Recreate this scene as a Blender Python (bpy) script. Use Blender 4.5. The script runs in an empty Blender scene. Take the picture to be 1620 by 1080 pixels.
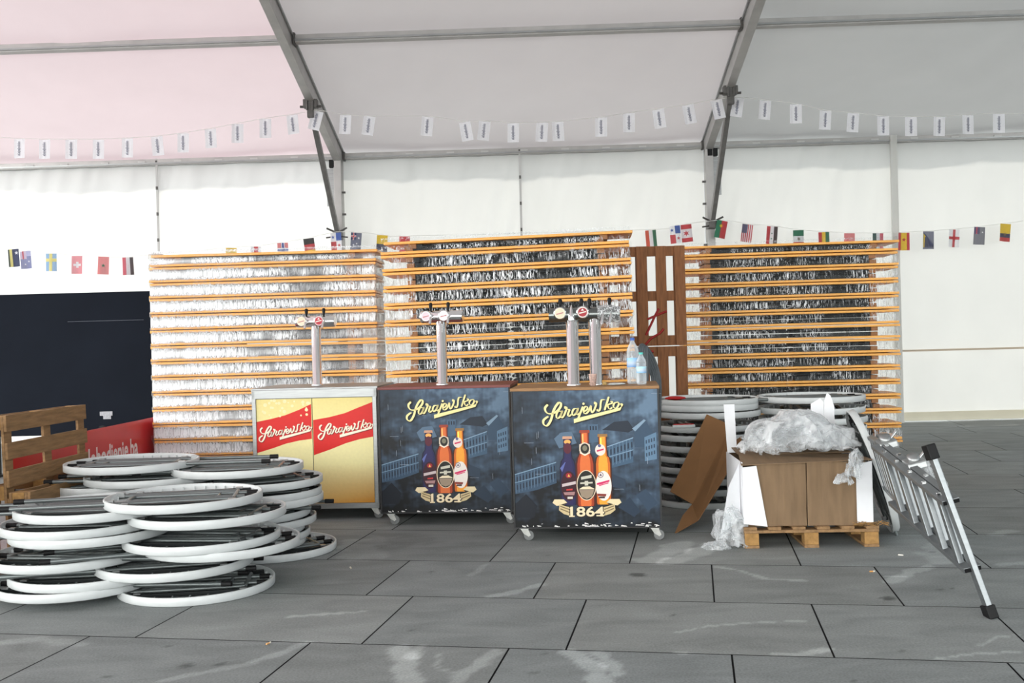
import bpy, bmesh, math, random
from mathutils import Vector, Matrix, noise
import numpy as np
R = math.radians
random.seed(7)
SC = bpy.context.scene
COL = SC.collection

# ------------------------------------------------------------------ camera
F = 1600.0; H = 1.45; ROLL = -0.026
_c, _s = math.cos(ROLL), math.sin(ROLL)
CAMM = Matrix(((_c, 0, _s), (_s, 0, -_c), (0, 1, 0)))      # rows: right, down, forward
cd = bpy.data.cameras.new('camera'); cam = bpy.data.objects.new('camera', cd); COL.objects.link(cam)
cd.sensor_width = 36; cd.lens = 36 * F / 1620; cd.clip_end = 200
r_, d_, f_ = CAMM[0], CAMM[1], CAMM[2]
cam.matrix_world = Matrix(((r_[0], -d_[0], -f_[0], 0), (r_[1], -d_[1], -f_[1], 0), (r_[2], -d_[2], -f_[2], H), (0, 0, 0, 1)))
SC.camera = cam

def at(px, py, D):
    d = CAMM.transposed() @ Vector(((px - 810) / F, (py - 540) / F, 1))
    p = d * (D / d.y); p.z += H
    return p

# ------------------------------------------------------------------ world and sun
w = bpy.data.worlds.new('world'); SC.world = w; w.use_nodes = True
nt = w.node_tree; nt.nodes.clear()
def wn(t, **k):
    n = nt.nodes.new(t)
    for a, b in k.items(): setattr(n, a, b)
    return n
tc = wn('ShaderNodeTexCoord')
nrm = wn('ShaderNodeVectorMath', operation='NORMALIZE'); nt.links.new(tc.outputs['Generated'], nrm.inputs[0])
dot = wn('ShaderNodeVectorMath', operation='DOT_PRODUCT'); nt.links.new(nrm.outputs[0], dot.inputs[0])
dot.inputs[1].default_value = Vector((-0.66, -0.70, 0.26)).normalized()
mr = wn('ShaderNodeMapRange'); mr.inputs[1].default_value = -0.1; mr.inputs[2].default_value = 1.0
mr.inputs[3].default_value = 0.0; mr.inputs[4].default_value = 1.0; nt.links.new(dot.outputs['Value'], mr.inputs[0])
mixc = wn('ShaderNodeMix', data_type='RGBA'); nt.links.new(mr.outputs[0], mixc.inputs[0])
mixc.inputs[6].default_value = (0.50, 0.54, 0.58, 1); mixc.inputs[7].default_value = (2.75, 2.8, 2.72, 1)
bg = wn('ShaderNodeBackground'); bg.inputs[1].default_value = 2.6
nt.links.new(mixc.outputs[2], bg.inputs[0])
wo = wn('ShaderNodeOutputWorld'); nt.links.new(bg.outputs[0], wo.inputs[0])

sd = bpy.data.lights.new('sun', 'SUN'); sun = bpy.data.objects.new('sun', sd); COL.objects.link(sun)
sd.energy = 3.6; sd.angle = R(3); sd.color = (1.0, 0.95, 0.88)
sun.location = (-6, 30, 20)
sun.rotation_euler = Vector((-0.25, 0.62, 0.75)).to_track_quat('Z', 'Y').to_euler()

vs = SC.view_settings; vs.view_transform = 'Standard'; vs.look = 'None'; vs.gamma = 1.0; vs.use_curve_mapping = False
vs.exposure = 0.10

# ------------------------------------------------------------------ materials
MATS = {}
def srgb(c):
    return tuple(((x / 255) / 12.92 if x / 255 <= 0.04045 else ((x / 255 + 0.055) / 1.055) ** 2.4) for x in c)
def mat(name, rgb=(200, 200, 200), rough=0.6, metal=0.0, var=0.0, scale=8.0, stretch=(1, 1, 1), bump=0.0, attr=False,
        trans=0.0, spec=0.5, tcol=None):
    if name in MATS: return MATS[name]
    m = bpy.data.materials.new(name); m.use_nodes = True; MATS[name] = m
    t = m.node_tree; N = t.nodes; Lk = t.links
    b = N['Principled BSDF']; out = N['Material Output']
    b.inputs['Roughness'].default_value = rough; b.inputs['Metallic'].default_value = metal
    b.inputs['Specular IOR Level'].default_value = spec
    c = (*srgb(rgb), 1)
    src = None
    if attr:
        a = N.new('ShaderNodeAttribute'); a.attribute_name = 'Col'; src = a.outputs['Color']
    else:
        b.inputs['Base Color'].default_value = c
    if var or bump:
        tcn = N.new('ShaderNodeTexCoord'); mp = N.new('ShaderNodeMapping'); mp.inputs['Scale'].default_value = stretch
        Lk.new(tcn.outputs['Object'], mp.inputs[0])
        nz = N.new('ShaderNodeTexNoise'); nz.inputs['Scale'].default_value = scale; nz.inputs['Detail'].default_value = 6
        Lk.new(mp.outputs[0], nz.inputs['Vector'])
        if var:
            rg = N.new('ShaderNodeMapRange'); rg.inputs[1].default_value = 0.3; rg.inputs[2].default_value = 0.7
            rg.inputs[3].default_value = 1 - var; rg.inputs[4].default_value = 1 + var
            Lk.new(nz.outputs['Fac'], rg.inputs[0])
            vm = N.new('ShaderNodeVectorMath'); vm.operation = 'SCALE'
            if src: Lk.new(src, vm.inputs[0])
            else: vm.inputs[0].default_value = c[:3]
            Lk.new(rg.outputs[0], vm.inputs['Scale']); src = vm.outputs[0]
        if bump:
            bp = N.new('ShaderNodeBump'); bp.inputs['Strength'].default_value = bump; bp.inputs['Distance'].default_value = 0.01
            Lk.new(nz.outputs['Fac'], bp.inputs['Height']); Lk.new(bp.outputs[0], b.inputs['Normal'])
    if src: Lk.new(src, b.inputs['Base Color'])
    if trans:
        tr = N.new('ShaderNodeBsdfTranslucent'); tr.inputs[0].default_value = (*srgb(tcol or rgb), 1)
        mx = N.new('ShaderNodeMixShader'); mx.inputs[0].default_value = trans
        Lk.new(b.outputs[0], mx.inputs[1]); Lk.new(tr.outputs[0], mx.inputs[2]); Lk.new(mx.outputs[0], out.inputs[0])
    return m

def film_mat(name, base=0.12, amp=0.8, sc=(82, 82, 8), lo=0.48, hi=0.62, use_gap=True, patch=1.2, rough=0.12, bstr=.7):
    m = bpy.data.materials.new(name); m.use_nodes = True; MATS[name] = m
    t = m.node_tree; N = t.nodes; Lk = t.links
    b = N['Principled BSDF']; out = N['Material Output']
    b.inputs['Base Color'].default_value = (0.86, 0.88, 0.9, 1); b.inputs['Roughness'].default_value = rough
    b.inputs['Specular IOR Level'].default_value = 1.0
    tcn = N.new('ShaderNodeTexCoord'); mp = N.new('ShaderNodeMapping'); mp.inputs['Scale'].default_value = sc
    Lk.new(tcn.outputs['Object'], mp.inputs[0])
    nz = N.new('ShaderNodeTexNoise'); nz.inputs['Scale'].default_value = 1.0; nz.inputs['Detail'].default_value = 5
    nz.inputs['Distortion'].default_value = 1.4
    Lk.new(mp.outputs[0], nz.inputs['Vector'])
    n2 = N.new('ShaderNodeTexNoise'); n2.inputs['Scale'].default_value = patch; n2.inputs['Detail'].default_value = 4
    mp2 = N.new('ShaderNodeMapping'); mp2.inputs['Scale'].default_value = (2.6, 2.6, 1.5); Lk.new(tcn.outputs['Object'], mp2.inputs[0])
    Lk.new(mp2.outputs[0], n2.inputs['Vector'])
    r1 = N.new('ShaderNodeMapRange'); r1.interpolation_type = 'SMOOTHSTEP'
    r1.inputs[1].default_value = lo; r1.inputs[2].default_value = hi; Lk.new(nz.outputs['Fac'], r1.inputs[0])
    r2 = N.new('ShaderNodeMapRange'); r2.interpolation_type = 'SMOOTHSTEP'
    r2.inputs[1].default_value = 0.38; r2.inputs[2].default_value = 0.55; r2.inputs[3].default_value = 0.06; Lk.new(n2.outputs['Fac'], r2.inputs[0])
    mu = N.new('ShaderNodeMath'); mu.operation = 'MULTIPLY'; Lk.new(r1.outputs[0], mu.inputs[0]); Lk.new(r2.outputs[0], mu.inputs[1])
    mu1 = N.new('ShaderNodeMath'); mu1.operation = 'MULTIPLY_ADD'; Lk.new(mu.outputs[0], mu1.inputs[0])
    mu1.inputs[1].default_value = amp; mu1.inputs[2].default_value = base
    fac = mu1.outputs[0]
    if use_gap:
        a = N.new('ShaderNodeAttribute'); a.attribute_name = 'gap'
        m3 = N.new('ShaderNodeMath'); m3.operation = 'MULTIPLY'; Lk.new(fac, m3.inputs[0]); Lk.new(a.outputs['Fac'], m3.inputs[1])
        fac = m3.outputs[0]
    bp = N.new('ShaderNodeBump'); bp.inputs['Strength'].default_value = bstr; bp.inputs['Distance'].default_value = 0.012
    Lk.new(nz.outputs['Fac'], bp.inputs['Height']); Lk.new(bp.outputs[0], b.inputs['Normal'])
    if not use_gap:
        lw = N.new('ShaderNodeLayerWeight'); lw.inputs[0].default_value = .5; m4 = N.new('ShaderNodeMath'); m4.operation = 'MULTIPLY_ADD'; m4.use_clamp = True
        Lk.new(lw.outputs['Facing'], m4.inputs[0]); m4.inputs[1].default_value = .45; Lk.new(fac, m4.inputs[2]); fac = m4.outputs[0]
    tp = N.new('ShaderNodeBsdfTransparent'); tp.inputs[0].default_value = (0.97, 0.98, 0.98, 1)
    mx = N.new('ShaderNodeMixShader'); Lk.new(fac, mx.inputs[0]); Lk.new(tp.outputs[0], mx.inputs[1]); Lk.new(b.outputs[0], mx.inputs[2])
    Lk.new(mx.outputs[0], out.inputs[0])
    return m

VINYL = mat('white_vinyl', (238, 238, 235), 0.5, trans=0.5, tcol=(188, 188, 183), var=0.03, scale=1.5, bump=0.15)
VINYL_L = mat('white_vinyl_lit', (240, 240, 238), 0.5, trans=0.5, tcol=(216, 216, 211), var=0.03, scale=1.5, bump=0.15)  # brighter light on the left panels put into the vinyl's transmission colour
ROOF_C = mat('roof_vinyl', (208, 204, 205), 0.6, trans=0.3, tcol=(136, 132, 133), var=0.05, scale=0.7, bump=0.1)
ROOF_L = mat('roof_vinyl_bounce_tint', (226, 212, 215), 0.6, trans=0.3, tcol=(174, 158, 162), var=0.05, scale=0.7, bump=0.1)  # roof bays toned apart: red bounce light at left put into the vinyl
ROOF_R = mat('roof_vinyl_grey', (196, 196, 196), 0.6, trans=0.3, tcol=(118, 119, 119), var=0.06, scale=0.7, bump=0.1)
ALU = mat('aluminium_frame', (172, 170, 168), 0.42, 0.35, var=0.08, scale=5)
ALU_D = mat('dark_steel_bracket', (90, 88, 86), 0.5, 0.6, var=0.15, scale=20)
GALV = mat('galvanised_brace', (128, 126, 124), 0.45, 0.5, var=0.12, scale=12)
CANVAS = mat('beige_canvas', (222, 216, 196), 0.8, trans=0.35, var=0.06, scale=3)
ORANGE = mat('orange_lacquered_wood', (246, 176, 80), 0.4, var=0.12, scale=4, stretch=(1, 12, 12), bump=0.08)
BATTEN = mat('batten_wood', (150, 98, 50), 0.6, var=0.2, scale=6, stretch=(1, 8, 8))
LEGDARK = mat('dark_painted_steel', (26, 30, 31), 0.5, 0.0, spec=.25, var=0.15, scale=10)
PALLETW = mat('pallet_wood', (144, 112, 76), 0.8, var=0.25, scale=3, stretch=(2, 14, 14), bump=0.4)
PALLETR = mat('red_brown_pallet_wood', (134, 88, 54), 0.8, var=0.25, scale=3, stretch=(2, 14, 14), bump=0.4)
PALLETG = mat('block_wood', (160, 122, 72), 0.85, var=0.25, scale=30, bump=0.4)
WHITEP = mat('white_plastic', (206, 210, 210), 0.42, var=0.04, scale=12, bump=0.05)
GREYLEG = mat('grey_powder_tube', (112, 118, 118), 0.32, 0.55, var=0.08, scale=10)
BLACKP = mat('black_plastic', (15, 15, 16), 0.6, spec=.3, var=0.1, scale=30)
NAVY = mat('navy_black_board', (24, 29, 38), 0.8, var=0.12, scale=1.6, spec=0.1)
REDB = mat('red_banner_pvc', (210, 46, 50), 0.34, var=0.08, scale=2)
PRINT = mat('printed_sheet', attr=True, rough=0.4, spec=0.3, var=0.03, scale=40)
FABP = mat('printed_fabric', attr=True, rough=0.7, trans=0.35, tcol=(200, 200, 200), var=0.03, scale=40)
CHROME = mat('chrome', (245, 245, 245), 0.13, 1.0, var=0.02, scale=6)
STEEL = mat('brushed_steel', (156, 158, 158), 0.35, 0.75, var=0.1, scale=6, stretch=(1, 1, 10))
CARD = mat('corrugated_cardboard', (128, 104, 78), 0.8, var=0.1, scale=5, stretch=(6, 1, 1), bump=0.25)
CARDW = mat('white_cardboard', (232, 233, 236), 0.6, var=0.04, scale=8, bump=0.1)
WORKTOP = mat('worn_worktop_wood', (150, 112, 72), 0.6, var=0.25, scale=5, stretch=(2, 12, 12), bump=0.2)
WORKRED = mat('red_worktop_laminate', (120, 62, 58), 0.5, var=0.2, scale=5)
RUBBER = mat('grey_rubber', (120, 122, 122), 0.7, var=0.1, scale=20)
CASTER = mat('zinc_caster', (190, 190, 186), 0.4, 0.6, var=0.15, scale=20)
CORD = mat('white_cord', (235, 235, 232), 0.7, trans=0.2)
FLOORM = None

# floor material: grey stone slabs; the tone attribute is each slab's own shade and its stains
def floor_mat():
    m = bpy.data.materials.new('grey_stone_slabs'); m.use_nodes = True
    t = m.node_tree; N = t.nodes; Lk = t.links; b = N['Principled BSDF']
    a = N.new('ShaderNodeAttribute'); a.attribute_name = 'Col'
    tcn = N.new('ShaderNodeTexCoord')
    n1 = N.new('ShaderNodeTexNoise'); n1.inputs['Scale'].default_value = 90; n1.inputs['Detail'].default_value = 6
    n2 = N.new('ShaderNodeTexNoise'); n2.inputs['Scale'].default_value = 2.2; n2.inputs['Detail'].default_value = 6; n2.inputs['Distortion'].default_value = 0.6
    mp = N.new('ShaderNodeMapping'); mp.inputs['Rotation'].default_value = (0, 0, R(-10)); mp.inputs['Scale'].default_value = (1, 2.4, 1)
    Lk.new(tcn.outputs['Object'], n1.inputs['Vector']); Lk.new(tcn.outputs['Object'], mp.inputs[0]); Lk.new(mp.outputs[0], n2.inputs['Vector'])
    r1 = N.new('ShaderNodeMapRange'); r1.inputs[1].default_value = 0.3; r1.inputs[2].default_value = 0.7; r1.inputs[3].default_value = 0.84; r1.inputs[4].default_value = 1.16
    r2 = N.new('ShaderNodeMapRange'); r2.inputs[1].default_value = 0.3; r2.inputs[2].default_value = 0.72; r2.inputs[3].default_value = 0.86; r2.inputs[4].default_value = 1.16
    Lk.new(n1.outputs['Fac'], r1.inputs[0]); Lk.new(n2.outputs['Fac'], r2.inputs[0])
    mu = N.new('ShaderNodeMath'); mu.operation = 'MULTIPLY'; Lk.new(r1.outputs[0], mu.inputs[0]); Lk.new(r2.outputs[0], mu.inputs[1])
    vm = N.new('ShaderNodeVectorMath'); vm.operation = 'SCALE'; Lk.new(a.outputs['Color'], vm.inputs[0]); Lk.new(mu.outputs[0], vm.inputs['Scale'])
    Lk.new(vm.outputs[0], b.inputs['Base Color'])
    b.inputs['Roughness'].default_value = 0.8; b.inputs['Specular IOR Level'].default_value = 0.12
    bp = N.new('ShaderNodeBump'); bp.inputs['Strength'].default_value = 0.25; bp.inputs['Distance'].default_value = 0.003
    Lk.new(n1.outputs['Fac'], bp.inputs['Height']); Lk.new(bp.outputs[0], b.inputs['Normal'])
    return m

# ------------------------------------------------------------------ mesh builder
class MB:
    def __init__(s): s.v = []; s.f = []; s.mi = []; s.c = []; s.mats = []; s.sm = []; s.M = Matrix.Identity(4)
    def m(s, mt):
        if mt not in s.mats: s.mats.append(mt)
        return s.mats.index(mt)
    def add(s, vs, fs, mt, col=None, smooth=False, vcol=None):
        o = len(s.v); s.v += [tuple(s.M @ Vector(p)) for p in vs]; k = s.m(mt)
        for f in fs:
            s.f.append([i + o for i in f]); s.mi.append(k); s.sm.append(smooth)
            if vcol: s.c.append([vcol[i] for i in f])
            else: s.c.append([col or (1, 1, 1)] * len(f))
    def box(s, cx, cy, cz, sx, sy, sz, mt, rot=None, col=None, bev=0.0):
        x, y, z = sx / 2, sy / 2, sz / 2
        if bev <= 0:
            P = [(-x, -y, -z), (x, -y, -z), (x, y, -z), (-x, y, -z), (-x, -y, z), (x, -y, z), (x, y, z), (-x, y, z)]
            Fc = [(0, 3, 2, 1), (4, 5, 6, 7), (0, 1, 5, 4), (1, 2, 6, 5), (2, 3, 7, 6), (3, 0, 4, 7)]
        else:
            b = bmesh.new(); bmesh.ops.create_cube(b, size=1)
            for vv in b.verts: vv.co = Vector((vv.co.x * sx, vv.co.y * sy, vv.co.z * sz))
            bmesh.ops.bevel(b, geom=list(b.edges), offset=bev, segments=2, affect='EDGES', profile=0.6)
            b.verts.ensure_lookup_table(); P = [tuple(q.co) for q in b.verts]; Fc = [[q.index for q in ff.verts] for ff in b.faces]; b.free()
        if rot is not None: P = [rot @ Vector(p) for p in P]
        s.add([(p[0] + cx, p[1] + cy, p[2] + cz) for p in P], Fc, mt, col)
    def beam(s, a, b, wd, th, mt, up=(0, 0, 1), bev=0.0):
        a = Vector(a); b = Vector(b); d = b - a; L = d.length; x = d / L
        y = Vector(up).cross(x); y.normalize(); z = x.cross(y)
        rot = Matrix((x, y, z)).transposed(); c = (a + b) / 2
        s.box(c.x, c.y, c.z, L, wd, th, mt, rot, bev=bev)
    def tube(s, pts, r, mt, n=10, cap=True, smooth=True):
        pts = [Vector(p) for p in pts]; rings = []
        rr = r if isinstance(r, (list, tuple)) else [r] * len(pts)
        prev = None; V_ = []; Fc = []
        for i, p in enumerate(pts):
            if i == 0: t = pts[1] - p
            elif i == len(pts) - 1: t = p - pts[-2]
            else: t = (pts[i + 1] - p).normalized() + (p - pts[i - 1]).normalized()
            t.normalize()
            if prev is None:
                u = t.orthogonal().normalized()
            else:
                u = (prev - t * prev.dot(t)); u.normalize()
            prev = u; w_ = t.cross(u)
            for k in range(n):
                a = 2 * math.pi * k / n
                V_.append(p + (u * math.cos(a) + w_ * math.sin(a)) * rr[i])
        for i in range(len(pts) - 1):
            for k in range(n):
                k2 = (k + 1) % n
                Fc.append((i * n + k, i * n + k2, (i + 1) * n + k2, (i + 1) * n + k))
        s.add(V_, Fc, mt, smooth=smooth)
        if cap:
            s.add(V_[:n], [tuple(range(n))[::-1]], mt); s.add(V_[-n:], [tuple(range(n))], mt)
    def lathe(s, prof, mt, n=32, c=(0, 0, 0), smooth=True, axis=None, closed=False):
        V_ = []; Fc = []
        for (r, z) in prof:
            for k in range(n):
                a = 2 * math.pi * k / n; V_.append(Vector((r * math.cos(a), r * math.sin(a), z)))
        if axis is not None: V_ = [axis @ p for p in V_]
        V_ = [p + Vector(c) for p in V_]
        m_ = len(prof)
        for i in range(m_ if closed else m_ - 1):
            j = (i + 1) % m_
            for k in range(n):
                k2 = (k + 1) % n
                Fc.append((i * n + k, i * n + k2, j * n + k2, j * n + k))
        s.add(V_, Fc, mt, smooth=smooth)
    def prism(s, poly, z0, z1, mt, fr=None, col=None):
        fr = fr or (lambda x, y, z: (x, y, z)); n = len(poly)
        V_ = [fr(x, y, z0) for x, y in poly] + [fr(x, y, z1) for x, y in poly]
        Fc = [tuple(range(n))[::-1], tuple(range(n, 2 * n))] + [(i, (i + 1) % n, n + (i + 1) % n, n + i) for i in range(n)]
        s.add(V_, Fc, mt, col)
    def flat(s, poly, y, mt, col):                      # printed shape on a panel facing -y
        s.add([(p[0], y, p[1]) for p in poly], [tuple(range(len(poly)))], mt, col)
    def build(s, name, parent=None):
        me = bpy.data.meshes.new(name); me.from_pydata(s.v, [], s.f)
        for m_ in s.mats: me.materials.append(m_)
        me.polygons.foreach_set('material_index', s.mi); me.polygons.foreach_set('use_smooth', s.sm)
        if any(m_ in (PRINT, FABP, FLOORM) for m_ in s.mats):
            a = me.color_attributes.new('Col', 'FLOAT_COLOR', 'CORNER')
            fl = []
            for cc in s.c:
                for q in cc: fl += [q[0], q[1], q[2], 1.0]
            a.data.foreach_set('color', fl)
        me.update(); me.validate()
        o = bpy.data.objects.new(name, me); COL.objects.link(o)
        if parent: o.parent = parent
        return o

def tag(o, label=None, cat=None, group=None, kind=None):
    if label: o['label'] = label
    if cat: o['category'] = cat
    if group: o['group'] = group
    if kind: o['kind'] = kind
    return o
def empty(name, loc=(0, 0, 0), rz=0.0, mtx=None):
    o = bpy.data.objects.new(name, None); COL.objects.link(o); o.empty_display_size = 0.1
    if mtx is not None: o.matrix_world = mtx
    else: o.location = loc; o.rotation_euler = (0, 0, rz)
    return o
CHILD = {}
def note(root):      # remember children of a prototype
    return root
def kids(o): return [c for c in bpy.data.objects if c.parent == o]
def make_proto(root):
    def rec(o): return (o, [rec(c) for c in kids(o)])
    return rec(root)
def clone(tree, parent=None):
    o, ch = tree; c = o.copy(); COL.objects.link(c); c.parent = parent
    for q in ch: clone(q, c)
    return c
def frame(ex, ey, ez, loc):
    ex, ey, ez = Vector(ex).normalized(), Vector(ey).normalized(), Vector(ez).normalized()
    m_ = Matrix((ex, ey, ez)).transposed().to_4x4(); m_.translation = Vector(loc); return m_
def catmull(P, n=6):
    P = [Vector(p) for p in P]; out = []
    for i in range(len(P) - 1):
        p0 = P[max(i - 1, 0)]; p1 = P[i]; p2 = P[i + 1]; p3 = P[min(i + 2, len(P) - 1)]
        for k in range(n):
            t = k / n
            out.append(0.5 * ((2 * p1) + (p2 - p0) * t + (2 * p0 - 5 * p1 + 4 * p2 - p3) * t * t + (3 * p1 - p0 - 3 * p2 + p3) * t ** 3))
    out.append(P[-1]); return out
def text_geo(txt, size, offset=0.0, shear=0.0):
    cu = bpy.data.curves.new('txt', 'FONT'); cu.body = txt; cu.size = size; cu.offset = offset; cu.shear = shear
    cu.resolution_u = 3
    o = bpy.data.objects.new('txt', cu); COL.objects.link(o)
    bpy.context.view_layer.update()
    dg = bpy.context.evaluated_depsgraph_get(); me = bpy.data.meshes.new_from_object(o.evaluated_get(dg))
    V_ = [tuple(q.co) for q in me.vertices]; Fc = [tuple(p.vertices) for p in me.polygons]
    bpy.data.objects.remove(o); bpy.data.curves.remove(cu); bpy.data.meshes.remove(me)
    xs = [q[0] for q in V_]; x0, x1 = min(xs), max(xs)
    return V_, Fc, x0, x1

# ------------------------------------------------------------------ setting: floor
FLOORM = floor_mat()
YS = 0.1785
US = Vector((math.cos(YS), -math.sin(YS))); VSV = Vector((math.sin(YS), math.cos(YS)))
rowv = [-2.0, -1.06, -0.1, 0.85, 1.8, 2.84, 3.78, 4.70, 5.62, 6.545, 7.62, 8.77, 9.79, 10.79, 11.85, 12.9, 14.0, 15.1, 16.2, 17.3, 18.4, 20.4, 23]
joints = {6: [-3.08, -1.89, -.9, .13, 1.3], 7: [-2.83, -1.63, -.63, .58, 1.465], 8: [-3.0, -1.915, -.93, .07, 1.055, 2.2],
          9: [-2.5, -1.37, -.45, .62, 1.735]}
def gnd(px, py):
    d = CAMM.transposed() @ Vector(((px - 810) / F, (py - 540) / F, 1)); t = -H / d.z
    return np.array((d.x * t, d.y * t))
STROKES = []   # pale scuffs (px polylines, half width m, strength) and dark spots on the stone
def stroke(pts, wd, k): STROKES.append((np.array([gnd(*p) for p in pts]), wd, k))
stroke([(400, 1045), (440, 1035), (485, 1016)], .03, .5)
stroke([(0, 1018), (60, 1012), (130, 1018)], .05, .4)
stroke([(250, 1078), (330, 1062), (400, 1048)], .025, .45)
stroke([(635, 1025), (640, 1050), (648, 1080)], .055, .75); stroke([(665, 1022), (650, 1040)], .03, .5)
stroke([(785, 1030), (760, 1050), (735, 1065), (720, 1080)], .035, .6); stroke([(695, 1035), (690, 1055), (725, 1066)], .01, .5)
stroke([(900, 1032), (930, 1045), (945, 1062), (950, 1080)], .05, .75); stroke([(945, 1033), (965, 1048), (975, 1065)], .04, .7)
stroke([(775, 943), (800, 940), (830, 932), (855, 925)], .035, .6); stroke([(460, 975), (500, 972), (575, 967)], .02, .6)
stroke([(575, 880), (560, 865), (580, 855)], .16, .28); stroke([(745, 910), (770, 892)], .02, .35)
stroke([(1025, 886), (1060, 872), (1075, 860)], .10, .55); stroke([(1060, 888), (1100, 876), (1130, 862)], .08, .55)
stroke([(1132, 896), (1170, 902), (1210, 915), (1270, 918)], .02, .6)
stroke([(1070, 1000), (1120, 990), (1200, 984), (1290, 981)], .012, .5)
stroke([(1225, 1035), (1270, 1035), (1308, 1026)], .025, .7); stroke([(1070, 1031), (1085, 1033)], .02, .6)
stroke([(1410, 920), (1440, 905), (1470, 897)], .05, .55); stroke([(1400, 912), (1430, 912)], .015, .6)
stroke([(1480, 1042), (1540, 1034), (1620, 1030)], .012, .6); stroke([(1550, 1020), (1575, 1008), (1610, 1004)], .012, .5)
stroke([(1500, 860), (1490, 885)], .12, .35); stroke([(1570, 845), (1600, 840)], .06, .4); stroke([(1585, 893), (1620, 890)], .04, .4)
stroke([(1550, 800), (1575, 795)], .08, .4); stroke([(650, 855), (600, 862)], .2, -.15)
stroke([(1560, 755), (1600, 750)], .1, -.35)
for (x, y, r_x, k) in [(1008, 909, .045, -.7), (1405, 946, .035, -.75), (297, 1052, .035, -.6), (170, 1071, .02, -.6), (350, 1050, .018, -.5),
                   (265, 1023, .015, -.5), (790, 916, .02, -.4), (770, 927, .012, -.5), (683, 904, .012, -.4), (1488, 932, .018, -.5),
                   (1507, 931, .015, -.5), (1475, 873, .015, -.5), (653, 996, .016, -.4), (862, 1033, .02, -.4), (1068, 972, .012, -.5),
                   (845, 1063, .014, -.4), (1350, 1078, .012, -.5), (803, 878, .012, -.5), (867, 878, .012, -.4), (1430, 1030, .012, -.4)]:
    stroke([(x - 1, y), (x + 1, y)], r_x, k)
mb = MB(); V_ = []; Fc = []; Cc = []
rnd = random.Random(3)
for ri in range(len(rowv) - 1):
    v0, v1 = rowv[ri], rowv[ri + 1]
    js = joints.get(ri)
    if js:
        js = list(js)
        while js[0] > -14: js.insert(0, js[0] - rnd.uniform(.95, 1.2))
        while js[-1] < 14: js.append(js[-1] + rnd.uniform(.95, 1.2))
    else:
        js = [-16 - rnd.random()]
        while js[-1] < 16: js.append(js[-1] + rnd.uniform(.95, 1.2))
    fine = 5 < ri < 11
    for a, b in zip(js[:-1], js[1:]):
        tone = rnd.uniform(.90, 1.10); hue = rnd.uniform(-.02, .02)
        isf = fine and b > -4 and a < 4.5
        nu = max(1, int((b - a) / .022)) if isf else 1; nv = max(1, int((v1 - v0) / .03)) if isf else 1
        g = .0045
        uu = np.linspace(a + g, b - g, nu + 1); vv = np.linspace(v0 + g, v1 - g, nv + 1)
        UU, VV = np.meshgrid(uu, vv)
        X = UU * US.x + VV * VSV.x; Y = UU * US.y + VV * VSV.y
        t = np.full(X.shape, tone)
        if isf:
            for P, wd, k in STROKES:
                if P[:, 0].min() - .5 > X.max() or P[:, 0].max() + .5 < X.min() or P[:, 1].min() - .5 > Y.max() or P[:, 1].max() + .5 < Y.min(): continue
                dm = np.full(X.shape, 9.0)
                for p, q in zip(P[:-1], P[1:]):
                    d = q - p; L2 = (d ** 2).sum() + 1e-9
                    s_ = np.clip(((X - p[0]) * d[0] + (Y - p[1]) * d[1]) / L2, 0, 1)
                    dm = np.minimum(dm, np.hypot(X - p[0] - s_ * d[0], Y - p[1] - s_ * d[1]))
                jt = np.array([noise.noise(Vector((x * 9, y * 9, 0))) for x, y in zip(X.ravel(), Y.ravel())]).reshape(X.shape) if wd > .01 else 0
                mk = np.clip((wd * (1 + .7 * jt) - dm) / (wd * .35) + .4, 0, 1)
                t = t * (1 + k * (.85 if k > 0 else .8) * mk)
        o = len(V_)
        V_ += [(float(x), float(y), 0.0) for x, y in zip(X.ravel(), Y.ravel())]
        base = np.array(srgb((134, 138, 137)))
        for tt in t.ravel(): Cc.append((base[0] * tt * (1 + hue), base[1] * tt, base[2] * tt * (1 - hue)))
        W_ = nu + 1
        for j in range(nv):
            for i in range(nu):
                Fc.append((o + j * W_ + i, o + j * W_ + i + 1, o + (j + 1) * W_ + i + 1, o + (j + 1) * W_ + i))
mb.add(V_, Fc, FLOORM, vcol=Cc)
dark = (0.006, 0.006, 0.007)
mb.add([(-40, -14, -.004), (40, -14, -.004), (40, 40, -.004), (-40, 40, -.004)], [(0, 1, 2, 3)], FLOORM, dark)
tag(mb.build('floor'), kind='structure')

# ------------------------------------------------------------------ setting: tent walls and roof
TY = R(1.5); TO = Vector((0, 16.3, 0)); TX = Vector((math.cos(TY), -math.sin(TY), 0)); TB = Vector((math.sin(TY), math.cos(TY), 0))
def T(a, b, z): return TO + TX * a + TB * b + Vector((0, 0, z))
def zr(b): return 4.60 - .275 * b if b > -10.3 else 4.60 + .275 * (b + 20.6)
def wall_panel(a0, a1, z0, z1, nu, nv, amp, seed, m_, b0=0.0, name='wall_back', sag=0.0):
    mbw = MB(); V_ = []; Fc = []
    for j in range(nv + 1):
        for i in range(nu + 1):
            a = a0 + (a1 - a0) * i / nu; z = z0 + (z1 - z0) * j / nv
            tt = (z - z0) / (z1 - z0)
            d = noise.noise(Vector((a * 2.2 + tt * 1.2, z * .5, seed))) * amp + noise.noise(Vector((a * 6 - z * 1.3, z * .9, seed + 5))) * amp * .45 * (0.4 + tt)
            V_.append(T(a, b0 + d, z))
    W_ = nu + 1
    for j in range(nv):
        for i in range(nu): Fc.append((j * W_ + i, j * W_ + i + 1, (j + 1) * W_ + i + 1, (j + 1) * W_ + i))
    mbw.add(V_, Fc, m_, smooth=True)
    return mbw
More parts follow.
